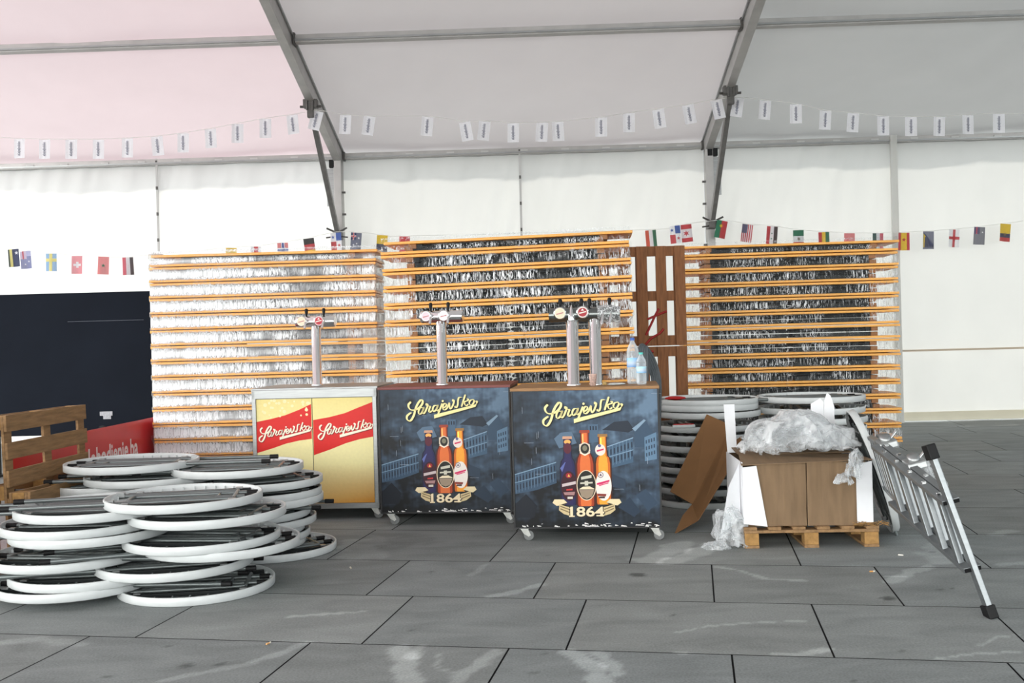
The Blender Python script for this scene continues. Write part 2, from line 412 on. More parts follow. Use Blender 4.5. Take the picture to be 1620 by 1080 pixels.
for a0, a1, sd_ in ((-14, -8.64, 1), (-8.64, -5.68, 2), (-5.68, -2.71, 3), (-2.68, .2, 4), (.2, 3.14, 5), (3.17, 6.13, 6)):
    tag(wall_panel(a0, a1, .0, 4.56, 60, 60, .05, sd_ * 9.7, VINYL_L if a0 < -4 else VINYL).build('wall_back'), kind='structure')
mbw = wall_panel(6.13, 14, 1.12, 4.56, 70, 50, .05, 77, VINYL); tag(mbw.build('wall_back'), kind='structure')
mbw = wall_panel(6.13, 14, .10, 1.16, 70, 24, .06, 99, VINYL, b0=.06); tag(mbw.build('wall_back'), kind='structure')
mbw = wall_panel(6.13, 14, .02, .16, 70, 4, .03, 49, CANVAS, b0=-.02); tag(mbw.build('baseboard_back'), kind='structure')
mbw = MB(); V_ = []; Fc = []
for j in range(13):
    for i in range(31):
        b = -.1 - 12.4 * i / 30; z = 4.5 * j / 12
        V_.append(T(13.6 + .05 * math.sin(i * 1.7), b, z))
Fc = [(j * 31 + i, j * 31 + i + 1, (j + 1) * 31 + i + 1, (j + 1) * 31 + i) for j in range(12) for i in range(30)]
mbw.add(V_, Fc, mat('shade_wall_dark', (96, 98, 98), .8)); tag(mbw.build('unseen_shade_wall'), kind='structure')  # unseen side wall, added to darken the right of the tent
# seams between wall panels
def seam(a, name, z0=0.0, z1=4.56, wd=.035, m_=VINYL):
    q = MB(); c = T(a, -.07, (z0 + z1) / 2)
    q.beam(T(a, -.07, z0), T(a, -.07, z1), wd, .012, m_, up=TB)
    zz = z0 + .3
    while zz < z1:
        q.box(*T(a, -.085, zz), .03, .02, .05, ALU_D); zz += .42
    tag(q.build(name), kind='structure')
SEAMM = mat('seam_webbing', (190, 190, 188), .6)
seam(-5.68, 'trim_1', m_=SEAMM); seam(.2, 'trim_2', m_=SEAMM)
mbp = MB(); mbp.beam(T(6.13, -.1, 0), T(6.13, -.1, 4.56), .10, .06, mat('milky_pole_sleeve', (222, 222, 218), .5, trans=.3), up=TB); tag(mbp.build('trim_3'), kind='structure')
mbp = MB(); mbp.beam(T(6.2, -.06, 1.14), T(14, -.06, 1.14), .03, .03, mat('rusty_hem_tube', (196, 180, 160), .6)); tag(mbp.build('trim_4'), kind='structure')
# small dark scuff on the right panel and loose hem clips under the eave are modelled as tabs
mbp = MB()
for k in range(34):
    a = -9 + k * .62 + random.uniform(-.05, .05)
    mbp.box(*T(a, -.1, 4.50), .12, .01, .035, SEAMM)
tag(mbp.build('trim_5'), kind='structure')

def roof(a0, a1, m_, seed):
    q = MB(); nu, nb = 40, 90; V_ = []; Fc = []
    for j in range(nb + 1):
        b = .35 - 21.3 * j / nb
        for i in range(nu + 1):
            a = a0 + (a1 - a0) * i / nu
            loc = (b % 3.2) / 3.2; s_ = math.sin(math.pi * i / nu)
            d = -.05 * s_ + noise.noise(Vector((a * .7 + b * .5, b * .4, seed))) * .05 + noise.noise(Vector((a * 2.2 + b * 1.6, b * .6, seed + 3))) * .02
            V_.append(T(a, b, zr(b) + .03 + d))
    W_ = nu + 1
    for j in range(nb):
        for i in range(nu): Fc.append((j * W_ + i, j * W_ + i + 1, (j + 1) * W_ + i + 1, (j + 1) * W_ + i))
    q.add(V_, Fc, m_, smooth=True); tag(q.build('ceiling'), kind='structure')
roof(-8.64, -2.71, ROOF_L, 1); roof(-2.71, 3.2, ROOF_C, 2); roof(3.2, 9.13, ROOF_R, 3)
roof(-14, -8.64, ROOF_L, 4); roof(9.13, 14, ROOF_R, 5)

# ------------------------------------------------------------------ tent frame
def arch(a, side, label):
    root = empty('tent_arch', T(a, 0, 0)); q0 = T(a, 0, 0)
    def L(v): return Vector(v) - q0
    def PT(aa, b, z): return L(T(aa, b, z))
    m1 = MB(); m1.beam(PT(a, -.14, 0), PT(a, -.14, 4.42), .22, .12, ALU, up=TX, bev=.006)
    for z in (3.9, 3.55, 2.9, 2.4): m1.box(*PT(a + side * .09, -.2, z), .05, .04, .03, ALU_D)
    m1.build('post', root)
    m2 = MB(); m2.beam(PT(a, -.02, zr(-.02) - .14), PT(a, -10.3, zr(-10.29) - .14), .12, .24, ALU, bev=.006)
    m2.beam(PT(a, -10.3, zr(-10.29) - .14), PT(a, -20.5, zr(-20.5) - .14), .12, .24, ALU, bev=.006)
    m2.beam(PT(a + side * .075, -.02, zr(-.02) - .05), PT(a + side * .075, -10.3, zr(-10.29) - .05), .02, .03, STEEL)
    m2.build('rafter', root)
    P1 = PT(a, -2.05, zr(-2.05) - .34); P2 = PT(a, -.36, 3.26)
    m3 = MB(); m3.beam(P1, P2, .07, .09, GALV, up=(0, 1, 0), bev=.004); m3.build('brace', root)
    m4 = MB(); m4.box(P1.x, P1.y, P1.z + .06, .2, .12, .12, ALU_D, bev=.01); m4.box(P1.x, P1.y - .02, P1.z - .06, .09, .08, .16, ALU_D, bev=.01)
    for s_ in (-1, 1):
        m4.tube([(P1.x + s_ * .05, P1.y, P1.z + .02), (P1.x + s_ * .15, P1.y - .02, P1.z + .02)], .018, ALU_D, 8)
        m4.tube([(P1.x + s_ * .04, P1.y - .07, P1.z - .04), (P1.x + s_ * .04, P1.y - .07, P1.z + .1)], .014, ALU_D, 8)
    m4.build('upper_bracket', root)
    m5 = MB(); m5.box(P2.x, P2.y + .06, P2.z - .06, .13, .26, .12, ALU_D, bev=.01)
    for s_ in (-1, 1):
        m5.tube([(P2.x + s_ * .05, P2.y - .02, P2.z), (P2.x + s_ * .16, P2.y - .06, P2.z + .05)], .015, ALU_D, 8)
        m5.tube([(P2.x + s_ * .05, P2.y - .02, P2.z - .08), (P2.x + s_ * .17, P2.y - .06, P2.z - .1)], .012, ALU_D, 8)
    m5.build('lower_bracket', root)
    m6 = MB(); m6.box(*PT(a - side * .13, -.1, 4.0), .14, .02, .6, STEEL); m6.box(*PT(a - side * .05, -.2, 4.36), .16, .1, .12, BLACKP)
    m6.build('corner_plate', root)
    tag(root, label, 'tent frame')
arch(-2.71, 1, 'grey aluminium tent post, sloping rafter and diagonal brace rising behind the left wrapped stack')
arch(3.2, -1, 'grey aluminium tent post, rafter and diagonal brace rising left of the right wrapped stack')
def purlin(a0, a1, b, z, label, w_=.13, h_=.10):
    q = MB(); p0 = T(a0, b, z)
    mid = (T(a0, b, z) + T(a1, b, z)) / 2
    q.beam(T(a0, b, z) - mid, T(a1, b, z) - mid, w_, h_, ALU, bev=.006)
    q.beam(T(a0, b - w_ / 2 - .012, z - .02) - mid, T(a1, b - w_ / 2 - .012, z - .02) - mid, .02, .025, STEEL)
    q.box(*(T(a0, b, z) - mid), .03, w_ + .05, h_ + .04, ALU_D); q.box(*(T(a1, b, z) - mid), .03, w_ + .05, h_ + .04, ALU_D)
    o = q.build('roof_purlin'); o.location = mid; tag(o, label, 'roof beam', 'horizontal aluminium beams under the tent roof')
for (a0, a1, wh) in ((-8.5, -2.79, 'left bay'), (-2.63, 3.12, 'middle bay'), (3.28, 9.0, 'right bay')):
    purlin(a0, a1, -.02, 4.50, 'horizontal eave beam along the top of the white wall in the ' + wh)
    purlin(a0, a1, -3.25, zr(-3.25) - .06, 'higher horizontal purlin crossing the sloping roof in the ' + wh)

# ------------------------------------------------------------------ bunting: white paper pennants and national flags
papers = [(31, 234, 0), (71, 235, 0), (113, 235, 0), (156, 235, 0), (202, 233, 0), (248, 230, -6), (290, 225, 0), (333, 218, -3), (376, 210, 0), (420, 202, 0), (462, 196, -6),
          (503, 190, 14), (547, 196, 3), (585, 198, 8), (677, 199, 5), (735, 207, -10), (767, 206, 6), (812, 209, 0), (858, 208, 3), (882, 207, -3), (951, 200, 0), (995, 193, 0),
          (1041, 187, -8), (1088, 180, -10), (1133, 172, -12), (1168, 169, 8), (1211, 173, 5), (1259, 179, 0), (1306, 189, 3), (1350, 193, 4), (1397, 198, 0), (1441, 199, 0),
          (1486, 199, 2), (1531, 196, 0), (1580, 194, 0)]
tv, tf, tx0, tx1 = text_geo('oslobodjenje.ba', .05, .0015)
PAPC = (.88, .88, .93)
def paper_mesh():
    q = MB(); w_, h_ = .165, .27
    n = 4; V_ = []; Fc = []
    for i in range(n + 1):
        x = -w_ / 2 + w_ * i / n; y = .008 * math.sin(i * 1.3)
        V_ += [(x, y, 0), (x, y - .006, -h_)]
    Fc = [(2 * i, 2 * i + 1, 2 * i + 3, 2 * i + 2) for i in range(n)]
    q.add(V_, Fc, FABP, PAPC)
    sc_ = .2 / (tx1 - tx0)
    q.add([(.012 - 0.0 + (-v[1]) * 1.1 + .0, -.014, -.035 - (tx1 - v[0]) * sc_ * 0 - (v[0] - tx0) * sc_) for v in tv], [f[::-1] for f in tf], FABP, (.05, .06, .14))
    o = q.build('paper_pennant'); return o
pp = paper_mesh()
first = True
npap = len(papers)
for i, (x, y, r) in enumerate(papers):
    o = pp if i == 0 else pp.copy()
    if i: COL.objects.link(o)
    o.location = at(x, y - 14, 14.3); o.rotation_euler = (0, R(r + 1.5), R(random.uniform(-8, 8)))
    if x < 495: wh = 'left bay, number %s from the left edge' % ['one','two','three','four','five','six','seven','eight','nine','ten','eleven'][i]
    ordn = ['first', 'second', 'third', 'fourth', 'fifth', 'sixth', 'seventh', 'eighth', 'ninth', 'tenth', 'eleventh', 'twelfth', 'thirteenth']
    if i < 11: lb = 'small white printed paper pennant left of the left arch, %s from the left' % ordn[i]
    elif i < 24: lb = 'small white printed paper pennant between the two arches, %s from the left' % ordn[i - 11]
    else: lb = 'small white printed paper pennant at or right of the right arch, %s from the left' % ordn[i - 24]
    tag(o, lb, 'pennant', 'white paper pennants on the upper string')
def cord(name, pts, r, label, D=None, m_=CORD):
    q = MB(); P = catmull(pts, 5); o0 = P[0]; q.tube([p - o0 for p in P], r, m_, 5); o = q.build(name); o.location = o0
    tag(o, label, 'string'); return o
cord('bunting_string', [at(-30, 215, 14.3)] + [at(x, y - 15, 14.3) for x, y, r in papers] + [at(1650, 180, 14.3)], .0035, 'thin white string carrying the white paper pennants under the roof')

K, Wt, Rd, Yl, Nv, Gn, Bl, Or = (.015, .015, .018), (.85, .85, .88), (.62, .03, .045), (.85, .58, .02), (.012, .025, .11), (.0, .17, .08), (.02, .09, .42), (.8, .3, .02)
SB, SY, PK = (.12, .33, .62), (.9, .8, .25), (.7, .12, .17)
def st_v(cols): n = len(cols); return [(i / n, 0, (i + 1) / n, 1, c) for i, c in enumerate(cols)]
def st_h(cols): n = len(cols); return [(0, i / n, 1, (i + 1) / n, c) for i, c in enumerate(cols)]      # y down
def star(cx, cy, r, c, n=5):
    P = []
    for k in range(2 * n):
        rr = r if k % 2 == 0 else r * .42; a = math.pi * k / n
        P.append((cx + rr * math.sin(a), cy - rr * math.cos(a) * .62))
    return ('p', P, c)
UJ = [(0, 0, .5, .42, Nv), (0, .16, .5, .26, Wt), (.19, 0, .31, .42, Wt), (0, .185, .5, .235, Rd), (.215, 0, .285, .42, Rd)]
flags = [
 (21, 408, 5, 'dark green, yellow and navy flag with a small white mark, first from the left', [(0,0,.14,1,(.03,.06,.04)),(.14,0,.36,1,SY),(.36,0,1,1,Nv), star(.75,.22,.2,Wt)]),
 (40, 411, 5, 'faded blue flag with a pale pink corner, second from the left', [(0,0,1,1,(.05,.07,.3)),(0,0,.55,.45,(.7,.6,.75)),(.2,0,.32,.45,PK),(.55,0,1,.3,(.5,.5,.75)), star(.75,.6,.12,Wt), star(.4,.75,.1,Wt)]),
 (81, 415, 0, 'light blue flag with a yellow cross', [(0,0,1,1,SB),(.33,0,.62,1,SY),(0,.28,1,.46,SY)]),
 (122, 419, 0, 'pinkish red flag with a white cross', [(0,0,1,1,PK),(.38,.32,.62,.66,Wt),(.15,.43,.85,.56,Wt)]),
 (164, 420, -2, 'plain red flag with a small dark star', [(0,0,1,1,Rd), star(.5,.5,.2,Gn)]),
 (202, 421, 3, 'red, white and black striped flag beside the left stack', st_v([PK, Wt, K])),
 (366, 406, 0, 'yellow flag mostly hidden behind the left stack', [(0,0,1,.5,Yl),(0,.5,1,.75,Bl),(0,.75,1,1,Rd)]),
 (405, 404, 0, 'narrow red and white flag peeking over the left stack', [(0,0,.6,1,Wt),(.3,0,.7,1,Rd),(.7,0,1,1,Wt)]),
 (447, 398, 3, 'red flag with a blue and white cross above the left stack', [(0,0,1,1,Rd),(.36,0,.68,1,Wt),(0,.3,1,.5,Wt),(.44,0,.6,1,Bl),(0,.35,1,.45,Bl)]),
 (488, 391, 8, 'black, red and gold flag above the left stack', st_h([K, Rd, Yl])),
 (531, 382, 4, 'white flag with blue and red quarters beside the left arch', [(0,0,1,1,Wt),(.5,0,1,.45,Bl),(0,.5,.5,1,Rd), star(.22,.25,.18,Bl), star(.75,.72,.18,Rd)]),
 (564, 382, -4, 'blue flag with a small union corner right of the left arch', [(0,0,1,1,Nv)] + UJ + [star(.75,.3,.13,Wt), star(.6,.62,.1,Wt), star(.3,.7,.12,Wt), star(.75,.75,.08,Wt)]),
 (605, 386, -3, 'yellow over dark blue flag between the left and middle stacks', st_h([Yl, Nv])),
 (640, 388, 0, 'red edged flag just showing over the middle stack corner', st_h([Rd, Wt, Rd])),
 (1029, 378, 5, 'red, white and green striped flag above the standing pallets', st_v([Or if False else (.65,.08,.03), Wt, Gn])),
 (1067, 371, 6, 'white flag with blue and red quarters overlapping a maple leaf flag', [(0,0,1,1,Wt),(.5,0,1,.45,Bl),(0,.5,.5,1,Rd), star(.22,.25,.18,Bl), star(.75,.72,.18,Rd)]),
 (1085, 369, 6, 'red and white maple leaf flag left of the right arch', [(0,0,1,.26,Rd),(0,.26,1,.76,Wt),(0,.76,1,1,Rd), star(.45,.5,.3,Rd, 6)]),
 (1143, 363, -10, 'green and red flag with a yellow disc beside the right arch', [(0,0,.45,1,Gn),(.45,0,1,1,Rd), star(.45,.3,.2,Yl,8)]),
 (1183, 369, -7, 'red and white striped flag with a dark blue starry corner', [(i/11,0,(i+1)/11,1,Rd if i%2==0 else Wt) for i in range(11)] + [(0,0,.5,.5,(.1,.11,.2))]),
 (1222, 372, -4, 'red, white and black striped flag above the right stack', st_v([Rd, Wt, K]) + [star(.5,.4,.1,Gn), star(.5,.7,.1,Gn)]),
 (1263, 378, 2, 'green over white flag with a dark emblem above the right stack', st_h([Gn, Wt, Rd]) + [star(.5,.5,.2,(.2,.15,.1),8)]),
 (1303, 381, 2, 'red, yellow and green striped flag above the right stack', st_v([Rd, Yl, Gn])),
 (1344, 383, 0, 'plain red flag just above the right stack', [(0,0,1,1,Rd)]),
 (1389, 383, 0, 'dark green, white and red flag just above the right stack', st_v([(.02,.08,.07), Wt, PK])),
 (1430, 382, 0, 'yellow flag with red sides at the right stack corner', [(0,0,.24,1,Rd),(.24,0,.76,1,Yl),(.76,0,1,1,Rd), star(.5,.4,.2,Rd)]),
 (1469, 380, 0, 'dark blue flag with a yellow triangle', [(0,0,1,1,Nv), ('p',[(.05,.12),(.05,.9),(.95,.9)],Yl), ('p',[(.05,.12),(.18,.12),(1,.82),(.95,.9)],Nv)]),
 (1510, 377, -3, 'white flag with a red cross', [(0,0,1,1,Wt),(.38,0,.62,1,Rd),(0,.4,1,.56,Rd)]),
 (1550, 373, -3, 'very dark navy flag with a small union corner', [(0,0,1,1,(.015,.015,.06))] + [(0,0,.5,.4,(.1,.08,.18)), (.2,0,.3,.4,PK)] + [star(.75,.3,.1,Wt)]),
 (1591, 368, -4, 'yellow, blue and red flag furthest to the right', [(0,0,1,.55,Yl),(0,.55,1,.78,Nv),(0,.78,1,1,Rd), star(.5,.6,.2,(.3,.2,.1),8)]),
]
FPL = at(0, 0, 1)
for (x, y, r, lb, spec) in flags:
    q = MB(); w_, h_ = .168, .275
    def wv(u, v): return -.012 * math.sin(u * 4.5 + x) * (.3 + v)
    def quad(x0, y0, x1, y1, c, off):
        n = max(1, int((x1 - x0) * 8 + .5)); V_ = []; Fc = []
        for i in range(n + 1):
            u = x0 + (x1 - x0) * i / n
            V_ += [((u - .5) * w_, wv(u, y0) - off, -y0 * h_), ((u - .5) * w_, wv(u, y1) - off, -y1 * h_)]
        q.add(V_, [(2 * i, 2 * i + 1, 2 * i + 3, 2 * i + 2) for i in range(n)], FABP, c)
    base = 0
    quad(0, 0, 1, 1, (spec[0][4] if spec[0][0] != 'p' else Nv), 0)
    off = .0006
    for sp in spec:
        if sp[0] == 'p':
            q.add([((u - .5) * w_, wv(u, v) - off - .001, -v * h_) for u, v in sp[1]], [tuple(range(len(sp[1])))[::-1]], FABP, sp[2])
        else:
            if sp is not spec[0] or sp[:4] != (0, 0, 1, 1): quad(*sp, off)
        off += .0006
    o = q.build('flag'); o.location = at(x, y - 14, 15.75 if x not in (1085,) else 15.77); o.rotation_euler = (0, R(-r + 1.5), 0)
    tag(o, 'small ' + lb if not lb.startswith('small') else lb, 'flag', 'national flags on the lower string')
cord('bunting_string', [at(-30, 392, 15.76)] + [at(f[0], f[1] - 15, 15.76) for f in flags] + [at(1650, 345, 15.76)], .0035, 'thin white string carrying the coloured national flags across the wall')

# ------------------------------------------------------------------ black board at the left and the red banner
q = MB(); q.box(0, 0, 0, 5.6, .06, 1.68, NAVY, bev=.008)
q.box(2.45 - 1.3, -.034, .5, .9, .003, .006, mat('pale_scratch', (70, 76, 88), .6))
q.add([(0, 0, 0)] * 0, [], NAVY)
o_root = empty('black_board', (-5.95, 12.0, 0))
o = q.build('panel', o_root); o.location = (0, 0, 1.32)
for x in (-1.6, -.18, 1.6):
    q = MB(); q.box(0, 0, .25, .05, .05, .5, LEGDARK); q.box(0, 0, .015, .08, .5, .03, LEGDARK); o = q.build('foot', o_root); o.location = (x, 0, 0)
q = MB(); q.box(0, 0, 0, .15, .004, .05, mat('worn_grey_sticker', (170, 172, 178), .6, var=.2, scale=60)); q.box(.01, 0, -.045, .09, .004, .04, MATS['worn_grey_sticker'])
o = q.build('sticker', o_root); p = at(168, 654, 11.965); o.location = p - Vector((-5.95, 12.0, 0))
tag(o_root, 'large plain navy black board standing behind the left pallets, white tent wall below it', 'board')

# red banner barrier receding along the left side
P0 = Vector((-3.62, 7.2, 0)); P1 = Vector((-3.57, 10.6, 0)); ex = (P1 - P0).normalized(); ez = Vector((0, 0, 1)); ey = ez.cross(ex)
broot = empty('red_banner_barrier', mtx=frame(ex, ey, ez, P0))
q = MB(); q.box(1.7, 0, .42, 3.4, .015, .74, REDB); 
# lettering printed on the side that faces the camera (local -y)
def banner_text(q, txt, x1, z, size, xs, off, col, y=-.009):
    v, f, a, b = text_geo(txt, size, off)
    q.add([(x1 + (p[0] - b) * xs, y, z + p[1]) for p in v], f, PRINT, col)
banner_text(q, 'oslobodjenje.ba', 9.60 - 7.2, .47, .235, .86, .006, (.95, .80, .80))
banner_text(q, 'više od vijesti', 3.30, .56, .13, .80, 0, (.8, .35, .36))
q.build('banner', broot)
for x in (.1, 1.7, 3.3):
    m_ = MB(); m_.box(0, .03, .4, .04, .04, .8, LEGDARK); m_.box(0, .03, .012, .06, .4, .024, LEGDARK); o = m_.build('barrier_foot', broot); o.location = (x, 0, 0)
tag(broot, 'red printed banner with white newspaper lettering running back towards the left stack', 'banner')

# ------------------------------------------------------------------ wrapped stacks of folding beer tables
LT, WT_, TH = 2.27, .52, .025
def beer_table(L):
    root = empty('beer_table')
    m1 = MB(); m1.box(0, 0, -TH / 2, L, WT_, TH, ORANGE, bev=.005)
    m1.build('tabletop', root)
    for s_ in (-1, 1):
        m2 = MB(); m2.box(s_ * L * .385, 0, -TH - .022, .07, WT_ * .9, .042, BATTEN, bev=.003); m2.build('batten', root)
    for s_ in (-1, 1):
        m3 = MB(); z = -TH - .024; x0 = s_ * L * .36; x1 = s_ * .03
        for y in (-.19, .19):
            m3.tube([(x0, y, z), (x1, y * .98, z - .004)], .0135, LEGDARK, 8)
        m3.tube([(x1, -.19, z - .004), (x1, .19, z - .004)], .0135, LEGDARK, 8)
        m3.box(x0, 0, z, .06, .42, .04, LEGDARK)
        m3.box((x0 + x1) / 2, -.16, z + .001, abs(x0 - x1) * .97, .012, .042, LEGDARK)
        m3.box((x0 + x1) / 2, .2, z + .001, abs(x0 - x1) * .97, .012, .042, LEGDARK)
        m3.tube([(x0 * .8, 0, z), (x1, 0, z)], .009, LEGDARK, 6)
        m3.build('folded_leg_frame', root)
    return root
FILM_W = film_mat('stretch_film_glare', base=.26, amp=.9, lo=.42, hi=.54, rough=.1)  # whiter film: glare on the left stack put into its colour
FILM_M = film_mat('stretch_film_streaked', base=.012, amp=1.0, lo=.51, hi=.56, rough=.12)
FILM_R = film_mat('stretch_film_clear', base=.015, amp=.8, lo=.53, hi=.58, rough=.15)
ORD = ['topmost', 'second', 'third', 'fourth', 'fifth', 'sixth', 'seventh', 'eighth', 'ninth', 'tenth', 'eleventh', 'twelfth', 'thirteenth', 'fourteenth', 'fifteenth', 'sixteenth', 'seventeenth', 'eighteenth', 'nineteenth', 'twentieth', 'twenty-first', 'twenty-second', 'twenty-third', 'twenty-fourth', 'twenty-fifth', 'twenty-sixth', 'twenty-seventh', 'twenty-eighth', 'twenty-ninth']
proto = beer_table(2.27); tree = make_proto(proto); used = False
def stack(cxy, yaw, tilt, ztop, pitch, n, sx, where, film, seed):
    global used
    rn = random.Random(seed)
    Mst = Matrix.Translation((cxy[0], cxy[1], 0)) @ Matrix.Rotation(yaw, 4, 'Z') @ Matrix.Rotation(tilt, 4, 'Y')
    idx = 0; zs = []
    # single table on top
    items = [(ztop + .118, 0, .0, 1)]
    for k in range(n):
        z = ztop - k * pitch
        items.append((z + .0045, 2, 0, 1)); items.append((z - .0045, 0, 0, 1)); zs.append(z)
    for j, (z, fl, _, __) in enumerate(items):
        if not used: o = proto; used = True
        else: o = clone(tree)
        dx = rn.uniform(-.008, .008); dy = rn.uniform(-.006, .006)
        M_ = Mst @ Matrix.Translation((dx + (.02 if j == 0 else 0), dy, z))
        if fl == 2: M_ = M_ @ Matrix.Rotation(math.pi, 4, 'X')
        M_ = M_ @ Matrix.Diagonal((sx, 1, 1, 1))
        o.matrix_world = M_
        if j == 0: M_ = M_
        tag(o, 'orange edged folding beer table, %s from the top of the %s' % (ORD[j] if j else 'topmost', where) if j else 'single orange edged folding beer table lying topmost on the %s' % where, 'table', 'folded beer tables in the ' + where)
    # timber base
    zb = ztop - (n - 1) * pitch - TH - .05
    for j, x in enumerate((-.75, .75)):
        m_ = MB(); m_.box(0, 0, zb / 2 - .002, .09, .5, zb - .006, PALLETW); o = m_.build('support_timber'); o.matrix_world = Matrix.Translation((cxy[0], cxy[1], 0)) @ Matrix.Rotation(yaw, 4, 'Z') @ Matrix.Translation((x, 0, 0))
        tag(o, 'short wooden bearer under the %s, %s end' % (where, ('left', 'right')[j]), 'timber')
    # stretch film
    hx, hy = LT * sx / 2 + .014, WT_ / 2 + .012
    per = []
    def seg(p, q_, n_):
        for i in range(n_): per.append((p[0] + (q_[0] - p[0]) * i / n_, p[1] + (q_[1] - p[1]) * i / n_))
    c = .03
    seg((-hx + c, -hy), (hx - c, -hy), 190); seg((hx - c, -hy), (hx, -hy + c), 2); seg((hx, -hy + c), (hx, hy - c), 40); seg((hx, hy - c), (hx - c, hy), 2)
    seg((hx - c, hy), (-hx + c, hy), 40); seg((-hx + c, hy), (-hx, hy - c), 2); seg((-hx, hy - c), (-hx, -hy + c), 40); seg((-hx, -hy + c), (-hx + c, -hy), 2)
    rows = []; z = ztop + .155; zlo = zb - .02
    while z > zlo: rows.append(z); z -= pitch / 9
    V_ = []; gap = []
    for z in rows:
        d = min([abs(z - q_) for q_ in zs] + [abs(z - (ztop + .105))])
        g = max(0.0, min(1.0, (d - .026) / .016)); g = g * g * (3 - 2 * g)
        for (x, y) in per:
            L_ = math.hypot(x / hx, y / hy)
            nv = Vector((x * 1.0, y, z))
            wv_ = noise.noise(Vector((x * 22 + y * 22, z * 5, seed))) * .006 + noise.noise(Vector((x * 55 + y * 55 + z * 9, z * 9, seed + 4))) * .004
            off = g * (-.014 + wv_) + (noise.noise(Vector((x * 3, z * 3, seed + 9))) * .004)
            nx = 1 if x >= hx - .001 else (-1 if x <= -hx + .001 else 0); ny = 1 if y >= hy - .001 else (-1 if y <= -hy + .001 else 0)
            if nx and not ny: off += g * -.012
            V_.append((x + nx * off, y + ny * off, z)); glare_ = 1 + (2.0 * max(0, min(1, (.15 - x / hx) * .9)) if film is FILM_W else 0)  # painted glare, growing towards the left end of this film
            gap.append((.05 + g * .95 if not (nx and not ny) else .25 + .75 * g) * glare_)
    W_ = len(per); Fc = []
    for j in range(len(rows) - 1):
        for i in range(W_): i2 = (i + 1) % W_; Fc.append((j * W_ + i, (j + 1) * W_ + i, (j + 1) * W_ + i2, j * W_ + i2))
    m_ = MB(); m_.add(V_, Fc, film, smooth=True); o = m_.build('stretch_film')
    at_ = o.data.attributes.new('gap', 'FLOAT', 'POINT'); at_.data.foreach_set('value', gap)
    o.matrix_world = Mst
    tag(o, 'clear crinkled stretch film wrapped around the ' + where, 'plastic film')
def place_stack(pxl, pxr, D, yaw, ztop, pitch, n, tilt, where, film, seed):
    a = at(pxl, 550, D); ex = Vector((math.cos(yaw), math.sin(yaw)))
    # right end on the ray of pxr
    d = (CAMM.transposed() @ Vector(((pxr - 810) / F, 0, 1)));
    k = d.x / d.y
    # a.x + L ex.x = k (a.y + L ex.y)
    L = (k * a.y - a.x) / (ex.x - k * ex.y)
    nrm_ = Vector((-math.sin(yaw), math.cos(yaw)))
    c = Vector((a.x, a.y)) + ex * L / 2 + nrm_ * WT_ / 2
    print('STACK', where, 'len', round(L, 3))
    stack(c, yaw, tilt, ztop, pitch, n, L / LT, where, film, seed)
place_stack(239, 597, 9.85, R(-1.5), 2.262, .1535, 14, 0, 'left wrapped stack', FILM_W, 11)
place_stack(613, 1007, 9.25, R(-4.5), 2.285, .156, 14, R(-.9), 'middle wrapped stack', FILM_M, 22)
place_stack(1083, 1424, 11.0, R(-4), 2.315, .1555, 14, 0, 'right wrapped stack', FILM_R, 33)

# ------------------------------------------------------------------ pallets
def pallet(L, W, nb, bw, m_w, m_b, name='wooden_pallet'):
    root = empty(name); t = .02
    for i in range(nb):
        y = -W / 2 + bw / 2 + (W - bw) * i / (nb - 1)
        m_ = MB(); m_.box(0, y, .144 - t / 2, L, bw, t, m_w, bev=.002); m_.build('deck_board', root)
    for x in (-L / 2 + .05, 0, L / 2 - .05):
        m_ = MB(); m_.box(x, 0, .144 - t * 1.5 - .001, .10, W, t - .001, m_w, bev=.002); m_.build('cross_board', root)
        for y in (-W / 2 + .05, 0, W / 2 - .05):
            m_ = MB(); m_.box(x, y, .0615, .095, .095, .081, m_b, bev=.003); m_.build('block', root)
    for y in (-W / 2 + .05, 0, W / 2 - .05):
        m_ = MB(); m_.box(0, y, .0105, L, .098, .019, m_w, bev=.002); m_.build('bottom_board', root)
    return root
pa = pallet(1.17, 1.04, 6, .112, PALLETW, PALLETG); ta = make_proto(pa)
exA = Vector((.04, 1.15, 0)).normalized(); eyA = Vector((-.03, 0, 1)).normalized(); ezA = exA.cross(eyA)
A0 = Vector((-3.36, 6.75, 0)); A1 = A0 + exA * 1.17
ctr = (A0 + A1) / 2 + eyA * .525 - ezA * .144
pa.matrix_world = frame(exA, ezA.cross(exA), ezA, ctr)
tag(pa, 'weathered wooden pallet standing on edge at the far left, tallest of three', 'pallet', 'wooden pallets standing at the left')
pb = clone(ta); pb.matrix_world = frame(exA, ezA.cross(exA), ezA, ctr - ezA * .158 - exA * 1.0 + Vector((0, 0, .0)))
tag(pb, 'wooden pallet standing on edge at the left frame edge, behind another pallet', 'pallet', 'wooden pallets standing at the left')
pc = pallet(1.1, .54, 3, .112, PALLETW, PALLETG)
pc.matrix_world = frame(exA, (0, 0, 1), ezA, Vector((-3.33 + .06, 7.12, .275)) + ezA * .004)
tag(pc, 'low wooden pallet on edge leaning in front of the tall left pallet', 'pallet', 'wooden pallets standing at the left')
